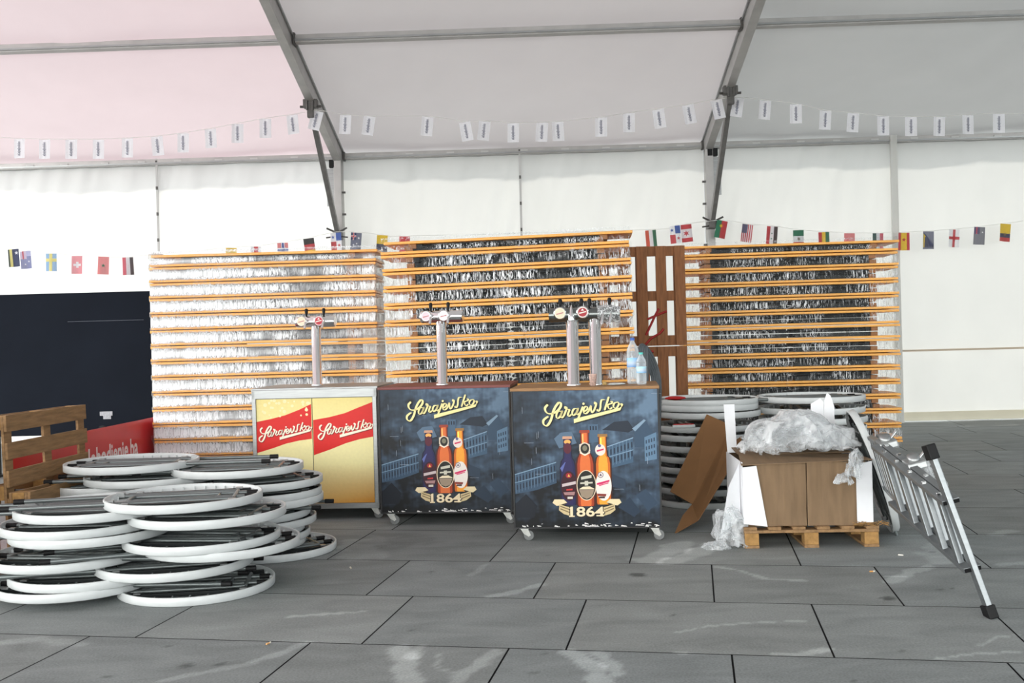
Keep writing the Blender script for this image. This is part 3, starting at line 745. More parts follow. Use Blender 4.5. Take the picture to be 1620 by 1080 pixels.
# standing pallets between middle and right stacks (boards vertical)
for (z0, hgt, lb) in ((0, 1.36, 'reddish wooden pallet standing upright on the floor between middle and right stacks'), (1.37, .99, 'reddish wooden pallet standing upright on top of another between middle and right stacks')):
    pd = pallet(hgt, .86, 5, .105, PALLETR, PALLETR)
    pd.matrix_world = frame((0, 0, 1), (1, 0, 0), (0, -1, 0) if False else Vector((0, 0, 1)).cross(Vector((1, 0, 0))) * 1, (1.31, 10.05, z0 + hgt / 2))
    # deck must face the camera: flip
    pd.matrix_world = frame((0, 0, 1), (-1, 0, 0), Vector((0, 0, 1)).cross(Vector((-1, 0, 0))), (1.31, 10.2, z0 + hgt / 2 + .001))
    if z0 > 1:
        q = MB(); RP = mat('red_paint_mark', (150, 22, 20), .6)
        pm = pd.matrix_world.inverted()
        def PM(px, py): p = at(px, py, 10.2 - .1465); return pm @ p
        for pts in ([(1022, 530), (1036, 500), (1042, 488)], [(1024, 505), (1040, 498), (1055, 492)], [(1021, 545), (1030, 535), (1044, 527), (1050, 520)], [(1020, 555), (1034, 556)]):
            q.tube([PM(*p) for p in pts], .012, RP, 6)
        q.build('painted_mark', pd)['label'] = 'red painted scrawl'
    tag(pd, lb, 'pallet')

# ------------------------------------------------------------------ round folding tables
RT = .46
gf = 'upside down round tables in the near left pile'
def round_table(reach=.97):
    root = empty('round_folding_table')
    m1 = MB()
    m1.lathe([(0.001, 0), (RT - .008, 0), (RT, .006), (RT, .049), (RT - .003, .052), (RT - .012, .052), (RT - .015, .047), (RT - .018, .014), (0.001, .014)], WHITEP, 56)
    for k in range(40):
        a = 2 * math.pi * k / 40; m1.box((RT - .025) * math.cos(a), (RT - .025) * math.sin(a), .024, .018, .004, .022, WHITEP, Matrix.Rotation(a, 3, 'Z'))
    for x in (-.2, -.1, 0, .1, .2): m1.box(x, 0, .016, .006, .7, .006, WHITEP)
    m1.build('tabletop', root)
    for y in (-.24, .24):
        m_ = MB(); m_.box(0, y, .026, .74, .03, .02, LEGDARK, bev=.002)
        for x in (-.3, .3): m_.box(x, y, .04, .04, .04, .008, STEEL)
        m_.build('side_rail', root)
    # leg frame reaching out past the rim on one side
    m_ = MB()
    for y in (-.16, .16):
        m_.tube([(.3, y, .031), (-.30, y, .031), (-reach, y * .9, .031)], .0135, GREYLEG, 10); m_.box(-.40, y, .040, .05, .034, .03, STEEL, bev=.003)
    m_.tube([(.3, -.16, .031), (.3, .16, .031)], .0125, GREYLEG, 10)
    f1 = m_.build('leg_frame', root)
    for y in (-.144, .144):
        c_ = MB(); c_.tube([(-reach + .02, y, .031), (-reach - .04, y, .031)], .0165, BLACKP, 10); c_.build('foot_cap', f1)
    m_ = MB()
    for y in (-.08, .08): m_.tube([(-.28, y * 1.25, .030), (.12, y, .030), (.40, y, .030)], .0125, GREYLEG, 10)
    m_.tube(catmull([(-.28, -.10, .03), (-.31, -.09, .03), (-.32, 0, .03), (-.31, .09, .03), (-.28, .10, .03)], 3), .0125, GREYLEG, 10)
    m_.tube([(.2, -.08, .03), (.2, .08, .03)], .009, GREYLEG, 8)
    f2 = m_.build('leg_frame', root)
    for y in (-.08, .08):
        c_ = MB(); c_.tube([(.36, y, .03), (.425, y, .03)], .0155, BLACKP, 10); c_.build('foot_cap', f2)
    return root
rt = round_table(); trt = make_proto(rt); rused = [False]
rs_ = round_table(.66); trs = make_proto(rs_); sused = [False]
def put_table(loc, rz, rx=0, ry=0, label='', group='', mtx=None, long=False):
    if group != gf and not long:
        if not sused[0]: o = rs_; sused[0] = True
        else: o = clone(trs)
    elif not rused[0]: o = rt; rused[0] = True
    else: o = clone(trt)
    if mtx is not None: o.matrix_world = mtx
    else: o.matrix_world = Matrix.Translation(loc) @ Matrix.Rotation(R(ry), 4, 'Y') @ Matrix.Rotation(R(rx), 4, 'X') @ Matrix.Rotation(R(rz), 4, 'Z')
    tag(o, label, 'table', group); return o
def px_x(px, D): return (px - 810) / F * D
front = [  # cx px, z, rz, ry, label
 (303, .001, 8, 0, 'on the floor, lower right of the near left pile'),
 (112, .047, 176, 0, 'lowest in the near left pile, left half'),
 (135, .093, 185, 0, 'second lowest in the near left pile, left half'),
 (269, .139, 12, 0, 'second lowest in the near left pile, right half'),
 (103, .199, 172, 0, 'third lowest in the near left pile, left half'),
 (345, .245, 20, 0, 'jutting furthest right in the near left pile'),
 (313, .291, -8, 0, 'fourth from the floor in the near left pile, right half'),
 (137, .345, 4, 0, 'fourth from the floor in the near left pile, left half'),
 (123, .391, 178, 0, 'second highest in the near left pile, left half'),
 (323, .437, -5, 0, 'second highest in the near left pile, right half'),
 (146, .483, 3, 0, 'topmost in the near left pile, left half'),
 (286, .529, 10, 0, 'topmost of all on the near left pile, underside showing')]
for (cx, z, rz, ry, lb) in front:
    D = 6.15 + random.uniform(-.03, .03)
    put_table((px_x(cx, D), D, z), rz, 0, 0, 'upside down round folding table ' + lb.lstrip(), gf)
gb = 'upside down round tables in the far left pile'
back = [(421, .001, 30, 'lowest in the far left pile, jutting right'), (372, .048, 10, 'second from the floor in the far left pile'), (380, .095, 12, 'third from the floor in the far left pile'),
        (371, .142, 20, 'fourth from the floor in the far left pile'), (390, .200, 15, 'fifth from the floor in the far left pile, right half'), (381, .25, 5, 'sixth from the floor in the far left pile, in shadow'),
        (362, .30, 172, 'seventh from the floor in the far left pile, in shadow'), (402, .350, 12, 'lower of two close rims in the far left pile'), (400, .396, 20, 'upper of two close rims in the far left pile'),
        (402, .475, 25, 'second highest in the far left pile, right half'), (236, .522, 5, 'second highest in the far left pile, left half'),
        (372, .571, 6, 'topmost in the far left pile, right half'), (205, .619, 182, 'topmost in the far left pile, left half')]
for (cx, z, rz, lb) in back:
    D = 7.25 + random.uniform(-.02, .02)
    put_table((px_x(cx, D), D, z), rz, 0, 0, 'upside down round folding table, ' + lb, gb, long=(cx == 205))
for i, z in enumerate((.001, .07, .14, .21, .28, .35, .42, .47)):
    put_table((px_x(178, 7.35) , 7.35, z), -4 + i * 3, 0, 0, 'upside down round folding table low in the far left pile, left half, %s up' % (['first', 'second', 'third', 'fourth', 'fifth', 'sixth', 'seventh', 'eighth'][i]), gb)
gr = 'upside down round tables behind the cardboard box'
lz = [.001, .11, .20, .29, .38, .47, .565, .64, .755, .815, .862]
for i, z in enumerate(lz):
    put_table((px_x(1112 + random.uniform(-4, 4), 8.9), 8.9, z), 270 + random.uniform(-20, 20) if i < 9 else 5, 0, 0, 'upside down round folding table behind the leaning cardboard sheet, %s from the floor' % ['first', 'second', 'third', 'fourth', 'fifth', 'sixth', 'seventh', 'eighth', 'ninth', 'tenth', 'eleventh'][i], gr)
rz_ = [.001, .1, .2, .3, .4, .5, .6, .68, .765, .862]
for i, z in enumerate(rz_):
    put_table((px_x(1283 + random.uniform(-4, 4), 8.9), 8.9, z), 270 + random.uniform(-20, 20) if i < 9 else 3, 0, 0, 'upside down round folding table behind the film heap, %s from the floor' % ['first', 'second', 'third', 'fourth', 'fifth', 'sixth', 'seventh', 'eighth', 'ninth', 'tenth'][i], gr)
# spacer tubes are not needed: the legs of neighbouring tables carry them
# table leaning on its edge right of the box
tl = R(17.5); yw = R(10.5)
dep = Vector((math.sin(yw), math.cos(yw), 0)); nr = Vector((-math.cos(yw) * math.cos(tl), math.sin(yw) * math.cos(tl), -math.sin(tl)))
upv = dep.cross(nr) if dep.cross(nr).z > 0 else nr.cross(dep)
exl = upv; ezl = nr; eyl = ezl.cross(exl)
c0 = Vector((2.62, 7.36, 0)) ; c0.z = RT * upv.z + .014
put_table(None, 0, label='white rimmed round folding table leaning on its edge between the box and the ladder', group='', mtx=frame(exl, eyl, ezl, c0))
bpy.data.objects[-1] if False else None

# ------------------------------------------------------------------ printed artwork
def S2(u, v):          # bar front artwork coordinates: photograph pixels -> panel metres
    return ((u - 923.5) / 235 * 1.06, (833 - v) / 218 * .985)
WORD = [
 [(385, 305), (340, 360), (300, 440), (275, 530), (240, 600), (200, 636), (160, 612), (158, 560), (200, 520), (228, 508)],
 [(385, 305), (415, 312), (412, 360), (372, 415), (305, 458), (232, 462), (192, 425), (188, 375), (225, 335)],
 [(420, 432), (375, 432), (347, 480), (352, 528), (385, 522), (418, 470), (434, 425)], [(434, 425), (408, 500), (424, 525), (452, 498)],
 [(452, 498), (488, 420), (498, 378), (478, 368), (474, 392), (500, 402), (540, 408)], [(540, 408), (512, 480), (526, 505), (560, 482)],
 [(645, 398), (602, 402), (575, 450), (585, 492), (615, 480), (645, 440), (662, 392)], [(662, 392), (636, 465), (654, 486), (680, 462)],
 [(728, 372), (700, 440), (676, 500), (655, 545)],
 [(745, 440), (790, 412), (792, 375), (762, 372), (738, 420), (748, 468), (780, 466), (815, 432)],
 [(815, 432), (835, 385), (846, 362), (848, 420), (856, 458), (885, 430), (912, 370), (922, 325), (905, 312), (900, 335)],
 [(1035, 278), (1000, 282), (985, 330), (980, 385), (962, 430), (938, 436), (935, 415)],
 [(1102, 240), (1078, 310), (1050, 390), (1040, 424)], [(1060, 372), (1100, 345), (1140, 330), (1150, 305), (1130, 305)], [(1085, 358), (1095, 395), (1115, 412), (1145, 392)],
 [(1215, 318), (1180, 330), (1165, 370), (1185, 402), (1218, 390), (1240, 350), (1235, 318), (1215, 318)], [(1235, 325), (1262, 345), (1290, 342), (1282, 372)],
]
def word(q, fn, y, col, sc=1.0, thick=1.0):
    for P in WORD:
        C_ = catmull([(a, b, 0) for a, b in P], 5); n = len(C_); V_ = []
        for i, p in enumerate(C_):
            t = (C_[min(i + 1, n - 1)] - C_[max(i - 1, 0)]).normalized()
            k = abs(t.x * -.42 + t.y * .91)
            w_ = (5 + 9 * k ** 2) * thick + (3.5 if P in WORD[:2] else 0); nn = Vector((-t.y, t.x, 0))
            a = p + nn * w_; b = p - nn * w_
            V_ += [(*fn(a.x, a.y),), (*fn(b.x, b.y),)]
        V3 = [(v[0], y, v[1]) for v in V_]
        q.add(V3, [(2 * i, 2 * i + 1, 2 * i + 3, 2 * i + 2) for i in range(n - 1)], PRINT, col)
        for e in (C_[0], C_[-1]):
            q.flat([fn(e.x + 8 * thick * math.cos(a * math.pi / 4), e.y + 8 * thick * math.sin(a * math.pi / 4)) for a in range(8)], y, PRINT, col)
    q.flat([fn(740 + 18 * math.cos(a * .785), 330 + 18 * math.sin(a * .785)) for a in range(8)], y - .0001, PRINT, col)
    q.flat([fn(*p) for p in [(595, 545), (597, 604), (1262, 432), (1288, 372), (1252, 396)]], y - .0001, PRINT, col)
def ell(cx, cy, rx, ry, n=28): return [(cx + rx * math.cos(2 * math.pi * k / n), cy + ry * math.sin(2 * math.pi * k / n)) for k in range(n)]
def poster():
    q = MB(); nx, ny = 150, 140; V_ = []; C_ = []; Fc = []
    W_, H_ = 1.06, .985
    for j in range(ny + 1):
        for i in range(nx + 1):
            u = i / nx; v = j / ny
            V_.append(((u - .5) * W_, 0, v * H_))
            n1 = noise.fractal(Vector((u * 5, v * 6, 3.1)), 1.0, 2.0, 4); n2 = noise.fractal(Vector((u * 14, v * 22, 8.1)), 1.0, 2.0, 3)
            hz = .5 + .5 * n1
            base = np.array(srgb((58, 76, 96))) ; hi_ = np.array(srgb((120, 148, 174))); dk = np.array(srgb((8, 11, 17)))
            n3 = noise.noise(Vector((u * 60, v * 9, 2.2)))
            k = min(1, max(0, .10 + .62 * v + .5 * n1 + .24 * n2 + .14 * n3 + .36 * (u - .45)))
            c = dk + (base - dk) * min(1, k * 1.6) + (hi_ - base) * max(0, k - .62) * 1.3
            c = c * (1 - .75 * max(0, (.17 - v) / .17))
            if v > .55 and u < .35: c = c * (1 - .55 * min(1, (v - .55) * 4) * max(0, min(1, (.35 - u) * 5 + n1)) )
            C_.append(tuple(np.clip(c, 0, 1)))
    w1 = nx + 1
    for j in range(ny):
        for i in range(nx): Fc.append((j * w1 + i, j * w1 + i + 1, (j + 1) * w1 + i + 1, (j + 1) * w1 + i))
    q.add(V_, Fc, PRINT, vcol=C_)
    def A(u, v): return S2(850 + u / 6.353, 660 + v / 6.353)
    y = [-.0004]
    def fl(poly, rgb, fn=A): y[0] -= .00005; q.flat([fn(*p) for p in poly][::-1], y[0], PRINT, srgb(rgb))
    # town houses
    fl([(-260, 560), (-40, 490), (160, 440), (165, 650), (-40, 720), (-260, 760)], (52, 74, 96))
    for k in range(13):
        x = -255 + k * 32; yy = 558 - k * 9.3
        fl([(x, yy + 10), (x + 5, yy + 8), (x + 5, yy + 190), (x, yy + 192)], (88, 112, 136))
        for rr in (30, 110): fl([(x + 12, yy + rr), (x + 24, yy + rr - 4), (x + 24, yy + rr + 48), (x + 12, yy + rr + 52)], (30, 42, 58))
    fl([(-260, 640), (165, 535), (165, 542), (-260, 648)], (110, 138, 160)); fl([(-260, 556), (165, 436), (165, 446), (-260, 566)], (118, 146, 168))
    fl([(660, 300), (945, 205), (945, 450), (660, 520)], (62, 88, 112))
    for k in range(8):
        x = 668 + k * 35; yy = 300 - k * 11.7
        fl([(x, yy), (x + 5, yy - 2), (x + 5, yy + 200), (x, yy + 202)], (100, 126, 150))
        for rr in (30, 120): fl([(x + 12, yy + rr), (x + 26, yy + rr - 5), (x + 26, yy + rr + 50), (x + 12, yy + rr + 55)], (34, 48, 66))
    fl([(660, 400), (945, 320), (945, 328), (660, 408)], (120, 148, 172)); fl([(655, 296), (948, 198), (948, 208), (655, 306)], (130, 158, 182))
    fl([(640, 120), (760, 40), (900, 30), (960, 120), (900, 150), (760, 130)], (28, 38, 52)); fl([(960, 120), (1080, 40), (1150, 160), (1150, 300), (960, 300)], (50, 72, 94))
    fl([(940, 110), (1060, 20), (1080, 30), (970, 140)], (126, 150, 170))
    fl([(1060, 200), (1180, 150), (1180, 420), (1060, 440)], (92, 122, 148))
    for k in range(4):
        for rr in range(3): fl([(1072 + k * 26, 230 + rr * 65 - k * 8), (1086 + k * 26, 226 + rr * 65 - k * 8), (1086 + k * 26, 262 + rr * 65 - k * 8), (1072 + k * 26, 266 + rr * 65 - k * 8)], (44, 62, 84))
    fl([(720, 560), (860, 620), (860, 720), (700, 690)], (40, 56, 74)); fl([(780, 900), (900, 800), (1000, 940), (940, 1000)], (34, 50, 68)); fl([(960, 780), (1060, 720), (1180, 860), (1080, 940)], (46, 64, 84))
    fl([(150, 200), (220, 140), (330, 130), (380, 250), (200, 300)], (84, 106, 128)); fl([(500, 60), (600, 60), (600, 240), (500, 250)], (70, 94, 118))
    for k in range(3): fl([(515 + k * 28, 80), (528 + k * 28, 80), (528 + k * 28, 120), (515 + k * 28, 120)], (26, 36, 50))
    fl([(-260, 860), (-150, 760), (-40, 880), (-80, 1000), (-260, 1000)], (18, 24, 34))
    # bottles
    def bottle(cx, top, nw, bw, sh, bot, cols, cap):
        def prof(s_, f=1.0):
            return [(cx + s_ * nw * f, top + 28), (cx + s_ * nw * f, top + 150), (cx + s_ * nw * 1.15 * f, top + 220), (cx + s_ * bw * .86 * f, sh), (cx + s_ * bw * f, sh + 60), (cx + s_ * bw * f, bot - 20), (cx + s_ * bw * .9 * f, bot)]
        for f, c in zip((1, .82, .55), cols):
            L_ = prof(-1, f); R_ = prof(1, f)
            for a in range(len(L_) - 1): fl([L_[a], R_[a], R_[a + 1], L_[a + 1]], c)
        fl([(cx - nw * 1.1, top), (cx + nw * 1.1, top), (cx + nw * 1.2, top + 28), (cx - nw * 1.2, top + 28)], cap)
        fl([(cx - nw * .6, top + 40), (cx - nw * .25, top + 40), (cx - nw * .25, top + 140), (cx - nw * .6, top + 140)], tuple(min(255, int(x * 1.5 + 30)) for x in cols[2]))
    bottle(284, 178, 42, 84, 430, 875, [(22, 20, 44), (30, 30, 74), (40, 34, 80)], (200, 150, 120))
    fl(ell(284, 235, 34, 22), (240, 170, 90)); fl(ell(284, 300, 40, 55), (84, 26, 44)); fl([(205, 500), (255, 440), (262, 440), (225, 540)], (90, 100, 160))
    fl(ell(290, 680, 80, 150), (52, 10, 24)); fl(ell(290, 575, 30, 26), (150, 30, 40)); fl([(278, 588), (290, 560), (304, 588)], (230, 180, 90))
    fl([(220, 660), (360, 632), (360, 662), (220, 690)], (196, 180, 180)); fl([(232, 745), (350, 740), (340, 775), (245, 772)], (160, 120, 120)); fl([(262, 712), (325, 708), (325, 724), (262, 728)], (190, 50, 50)); fl([(272, 790), (325, 788), (325, 812), (272, 812)], (210, 200, 190))
    bottle(640, 160, 43, 86, 400, 870, [(60, 26, 12), (200, 100, 26), (240, 160, 52)], (150, 110, 60))
    fl(ell(615, 320, 52, 58), (228, 214, 204)); fl([(580, 322), (650, 306), (650, 322), (580, 340)], (200, 50, 90)); fl(ell(608, 278, 16, 16), (90, 90, 130))
    fl(ell(640, 682, 80, 150), (232, 222, 214)); fl(ell(612, 572, 30, 30), (120, 110, 120)); fl(ell(612, 572, 22, 22), (226, 216, 210)); fl([(598, 582), (612, 556), (628, 582)], (90, 80, 96))
    fl([(572, 655), (700, 622), (700, 640), (600, 672), (572, 672)], (206, 40, 96)); fl([(592, 676), (690, 648), (690, 658), (592, 686)], (206, 40, 96)); fl([(575, 760), (665, 765), (660, 790), (575, 785)], (130, 50, 40)); fl([(590, 790), (650, 790), (650, 808), (590, 808)], (60, 30, 30))
    bottle(460, 118, 44, 98, 400, 885, [(70, 22, 14), (160, 58, 24), (216, 108, 52)], (150, 60, 40))
    fl([(405, 262), (458, 240), (510, 262), (516, 330), (458, 376), (404, 330)], (214, 200, 180)); fl(ell(460, 305, 44, 52), (36, 34, 28)); fl(ell(460, 300, 24, 28), (120, 116, 96))
    fl([(408, 338), (460, 366), (512, 338), (512, 350), (460, 378), (408, 350)], (236, 222, 200))
    fl(ell(467, 675, 100, 154), (226, 206, 176)); fl(ell(467, 675, 92, 146), (30, 28, 22)); fl([(415, 590), (520, 570), (520, 600), (415, 618)], (196, 192, 176))
    fl([(405, 646), (530, 640), (530, 656), (405, 662)], (200, 196, 180)); fl([(395, 712), (430, 690), (500, 686), (545, 710), (545, 716), (395, 716)], (226, 210, 178)); fl([(392, 722), (544, 722), (520, 790), (467, 812), (415, 790)], (150, 132, 112)); fl([(450, 632), (485, 630), (485, 676), (450, 678)], (200, 196, 180))
    # ribbons
    for s_ in (-1, 1):
        g = lambda x: 467 + s_ * (x - 467)
        fl([(g(795), 815), (g(815), 850), (g(775), 880), (g(690), 872), (g(665), 850), (g(700), 815)], (226, 208, 168)); fl([(g(665), 850), (g(690), 872), (g(745), 870), (g(752), 905)], (60, 46, 30))
        fl([(g(745), 862), (g(752), 925), (g(700), 965), (g(630), 985), (g(625), 900), (g(700), 880)], (204, 184, 140)); fl([(g(735), 880), (g(740), 890), (g(640), 925), (g(640), 915)], (120, 100, 70)); fl([(g(735), 905), (g(740), 915), (g(640), 955), (g(640), 945)], (120, 100, 70))
    # year
    y[0] -= .0002
    for c, o_, dz in (((40, 26, 16), .011, 0), ((232, 214, 178), .0045, -.0003)):
        v, f, a, b = text_geo('1864', .2, o_); x0, z0 = A(288, 992); x1, _ = A(648, 992); zt = A(0, 884)[1]; hh = max(p[1] for p in v)
        if o_ < .01: x0 += .006; x1 -= .006; z0 += .004; zt -= .004
        q.add([(x0 + (p[0] - a) / (b - a) * (x1 - x0), y[0] + dz, z0 + p[1] / hh * (zt - z0)) for p in v], f, PRINT, srgb(c))
    y[0] -= .0008
    for (x0, x1, yy) in ((283, 350, 980), (292, 350, 893), (560, 645, 975)):
        fl([(x0, yy), (x1 - 10, yy), (x1 - 10, yy + 13), (x0, yy + 13)], (232, 214, 178)) if x0 != 292 else fl([(288, 912), (310, 888), (324, 888), (324, 910)], (232, 214, 178))
    # word mark with dark shadow
    fw = lambda u, v: S2(840 + u / 9, 600 + v / 9)
    word(q, lambda u, v: fw(u + 8, v + 14), y[0] - .0003, srgb((16, 18, 26)), thick=1.25)
    word(q, fw, y[0] - .0009, srgb((238, 226, 160)))
    # chipped white edges and scratches of the worn sheet
    rs = random.Random(5)
    for k in range(46):
        x = rs.uniform(-.52, .52); z = rs.choice([rs.uniform(.002, .03), rs.uniform(.002, .012)]); w_ = rs.uniform(.005, .05)
        q.add([(x, -.004, z), (x + w_, -.004, z + rs.uniform(-.004, .004)), (x + w_ * .8, -.004, z + .005), (x + w_ * .1, -.004, z + rs.uniform(.003, .012))], [(0, 1, 2, 3)], PRINT, (.75, .74, .72))
    for k in range(18):
        x = rs.uniform(-.5, .5); z = rs.uniform(.15, .95)
        if rs.random() < .6: q.add([(x, -.0042, z), (x + .0015, -.0042, z), (x + .0015, -.0042, z + .04), (x, -.0042, z + .05)], [(0, 1, 2, 3)], PRINT, (.4, .46, .55))
        else: q.add([(x, -.0042, z), (x + .07, -.0042, z), (x + .07, -.0042, z + .0015), (x, -.0042, z + .0015)], [(0, 1, 2, 3)], PRINT, (.4, .46, .55))
    return q

def caster(root, x, y, brake=False):
    cr = MB(); cr.box(0, 0, .092, .07, .06, .006, CASTER); 
    for s_ in (-1, 1): cr.prism([(-.03, .09), (.025, .09), (.045, .04), (.03, .03), (-.005, .05)], s_ * .018 - .002, s_ * .018 + .002, CASTER, fr=lambda a, b, c: (a, c, b))
    cr.tube([(.03, -.024, .038), (.03, .024, .038)], .007, CASTER, 8)
    o = cr.build('caster', root); o.location = (x, y, 0)
    wh = MB(); rx = Matrix.Rotation(R(90), 3, 'X')
    wh.lathe([(.006, -.013), (.024, -.013), (.026, -.010), (.030, -.013), (.038, -.009), (.038, .009), (.030, .013), (.026, .010), (.024, .013), (.006, .013)], RUBBER, 24, (.03, 0, .038), axis=rx, closed=True)
    wh.build('wheel', o)
    return o
def bar(pl, pr, lb, kind):
    pl = Vector(pl); pr = Vector(pr); d = pr - pl; yaw = math.atan2(d.y, d.x); L = d.length
    root = empty('beer_bar_counter', (*((pl + pr) / 2), 0), yaw)
    hb, ht = .10, 1.088; dep_ = .80; w_ = 1.06
    body = MB()
    if kind == 'poster':
        body.box(0, dep_ / 2 + .012, (hb + ht) / 2, w_, dep_ - .02, ht - hb - .004, mat('black_cabinet_board', (24, 24, 26), .5, var=.2, scale=9), bev=.004)
        body.build('cabinet', root)
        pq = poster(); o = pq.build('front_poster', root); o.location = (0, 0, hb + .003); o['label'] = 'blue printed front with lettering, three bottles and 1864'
        fr = MB()
        for x in (-w_ / 2 + .004, w_ / 2 - .004): fr.box(x, .003, (hb + ht) / 2, .012, .02, ht - hb, STEEL if False else MATS['black_cabinet_board'])
        fr.box(0, .004, hb + .0, w_, .018, .010, MATS['black_cabinet_board'])
        fr.build('edge_trim', root)
    else:
        body.box(0, dep_ / 2 + .012, (hb + ht) / 2, w_, dep_ - .02, ht - hb - .004, STEEL, bev=.004)
        body.build('cabinet', root)
        fr = MB(); zt = ht
        fr.box(0, -.002, zt - .03, w_, .03, .075, STEEL, bev=.004); fr.box(0, -.002, hb + .015, w_, .03, .045, STEEL, bev=.004)
        for x in (-w_ / 2 + .018, w_ / 2 - .02): fr.box(x, -.002, (hb + ht) / 2, .034, .03, ht - hb, STEEL, bev=.004)
        fr.build('steel_frame', root)
        q = MB(); z0, z1 = hb + .04, ht - .07; x0, x1 = -w_ / 2 + .036, w_ / 2 - .04
        fn = lambda u, v: (x0 + (u - 90) / (770 - 90) * (x1 - x0), z0 + (725 - v) / (725 - 98) * (z1 - z0))     # crop coordinates of the sheet
        n = 40
        for (a, b) in ((90, 416), (420, 770)):
            V_ = []; C_ = []
            for j in range(n + 1):
                for i in range(9):
                    v = 98 + (725 - 98) * j / n; u = a + (b - a) * i / 8
                    t = j / n
                    cA = np.array(srgb((232, 214, 140))); cB = np.array(srgb((240, 230, 170))); cC = np.array(srgb((196, 132, 30)))
                    c = cA + (cB - cA) * min(1, t / .5)
                    if t > .62: c = cB + (cC - cB) * min(1, (t - .62) / .38) * (.75 + .25 * i / 8)
                    p = fn(u, v); V_.append((p[0], 0, p[1])); C_.append(tuple(c))
            q.add(V_, [(j * 9 + i, (j + 1) * 9 + i, (j + 1) * 9 + i + 1, j * 9 + i + 1) for j in range(n) for i in range(8)], PRINT, vcol=C_)
        red = srgb((214, 34, 30)); red2 = srgb((140, 20, 26))
        def band(P, Q, c): 
            q.add([(fn(*p)[0], -.0006, fn(*p)[1]) for p in P] + [(fn(*p)[0], -.0006, fn(*p)[1]) for p in Q], [(i, len(P) + i, len(P) + i + 1, i + 1) for i in range(len(P) - 1)], PRINT, c)
        band([(90, 232), (180, 215), (260, 195), (340, 165), (412, 132)], [(90, 418), (180, 392), (260, 365), (340, 348), (412, 340)], red)
        band([(422, 228), (520, 212), (610, 190), (690, 158), (770, 128)], [(422, 438), (520, 405), (610, 370), (690, 348), (770, 334)], red)
        for (ox, oy, s_) in ((102, 352, .272), (450, 346, .282)):
            fw = lambda u, v: fn(ox + (u - 150) * s_, oy + (v - 640) * s_ * 1.02)
            word(q, lambda u, v: fw(u + 10, v + 16), -.0010, red2, thick=1.15); word(q, fw, -.0016, srgb((244, 236, 214)))
        rs = random.Random(8)
        for k in range(30):      # pale bubbles printed on the upper left
            cx, cy, r = rs.uniform(110, 400), rs.uniform(105, 210), rs.uniform(4, 12)
            q.flat([fn(*p) for p in ell(cx, cy, r, r, 8)][::-1], -.0007 - k * .000005, PRINT, srgb((240, 226, 176)))
        o = q.build('front_poster', root); o.location = (0, -.006, 0); o['label'] = 'yellow printed front with two red lettered bands'
    tp = MB(); mt = {'wood': WORKTOP, 'red': WORKRED, 'steel': STEEL}[lb[1]]
    tp.box(0, dep_ / 2, ht + .010, w_ + .012, dep_ + .016, .022, mt, bev=.004); tp.build('worktop', root)
    for x in (-w_ / 2 + .07, w_ / 2 - .05):
        for y in (.05, dep_ - .06): caster(root, x, y)
    tag(root, lb[0], 'bar counter'); return root
b3 = bar((-.018, 7.33), (1.035, 7.21), ('wheeled beer bar counter with blue 1864 bottle poster, rightmost and nearest, under the water bottles', 'wood'), 'poster')
b2 = bar((-1.085, 8.12), (-.03, 8.03), ('wheeled beer bar counter with blue 1864 bottle poster, in the middle with one tap tower', 'red'), 'poster')
b1 = bar((-2.20, 8.50), (-1.135, 8.44), ('wheeled steel framed bar counter with yellow poster and two red bands', 'steel'), 'yellow')
TOPZ = 1.088 + .0215

# ------------------------------------------------------------------ beer towers
def medallion(root, x, z, y, col, rim, k):
    m_ = MB(); ax = Matrix.Rotation(R(90), 3, 'X')
    m_.lathe([(.001, .0), (.043, .0), (.047, .004), (.047, .016), (.001, .016)], CHROME, 28, (x, y, z), axis=ax)
    q2 = MB(); q2.add([(x + .041 * math.cos(a * .2618), y - .0170, z + .041 * math.sin(a * .2618)) for a in range(24)], [tuple(range(24))], PRINT, rim)
    q2.add([(x + .033 * math.cos(a * .2618), y - .0175, z + .033 * math.sin(a * .2618)) for a in range(24)], [tuple(range(24))], PRINT, col)
    sgn = (.75, .7, .65) if sum(col) < 1 else (.5, .2, .2)
    q2.add([(x - .026, y - .018, z - .012), (x + .026, y - .018, z), (x + .026, y - .018, z + .008), (x - .026, y - .018, z - .003)], [(0, 1, 2, 3)], PRINT, sgn)
    if sum(col) < 1: q2.add([(x - .012, y - .018, z + .012), (x + .012, y - .018, z + .012), (x, y - .018, z + .028)], [(0, 1, 2)], PRINT, sgn)
    o = m_.build('medallion', root); q2.build('badge_face', o)
def tap(root, x, y, z, m_):
    h_ = MB(); h_.lathe([(.004, 0), (.008, .01), (.012, .03), (.016, .055), (.012, .07), (.001, .074)], BLACKP, 14, (x, y, z)); h_.build('tap_handle', root)
def tower_t(px, D, head0, head1, lb, meds, yaw, hw=.05):
    base = at(px, 600, D); x0 = base.x
    root = empty('beer_tower', (x0, D, TOPZ), yaw); hz = .56
    c = MB(); c.lathe([(.055, 0), (.055, .008), (.042, .012), (.042, hz - .05), (.034, hz - .03), (.028, hz), (.001, hz)], CHROME, 28); c.build('column', root)
    h = MB(); h.tube([(head0, .0, hz), (head0 + .01, 0, hz), (head1 - .01, 0, hz), (head1, 0, hz)], [hw * .85, hw, hw, hw * .85], CHROME if hw < .051 else STEEL, 24); h.build('tap_bar', root)
    for (x, col, rim) in meds: 
        medallion(root, x, hz + .005, -hw - .012, col, rim, 0)
    n = MB()
    for x in [m_[0] + .075 for m_ in meds]:
        n.tube([(x - .03, -.02, hz), (x - .03, -.10, hz - .01), (x - .03, -.12, hz - .06)], .010, CHROME, 10)
    n.build('spout', root)
    for (x, _, __) in meds: tap(root, x + .02, .0, hz + hw - .004, 0)
    tag(root, lb, 'beer tap tower'); return root
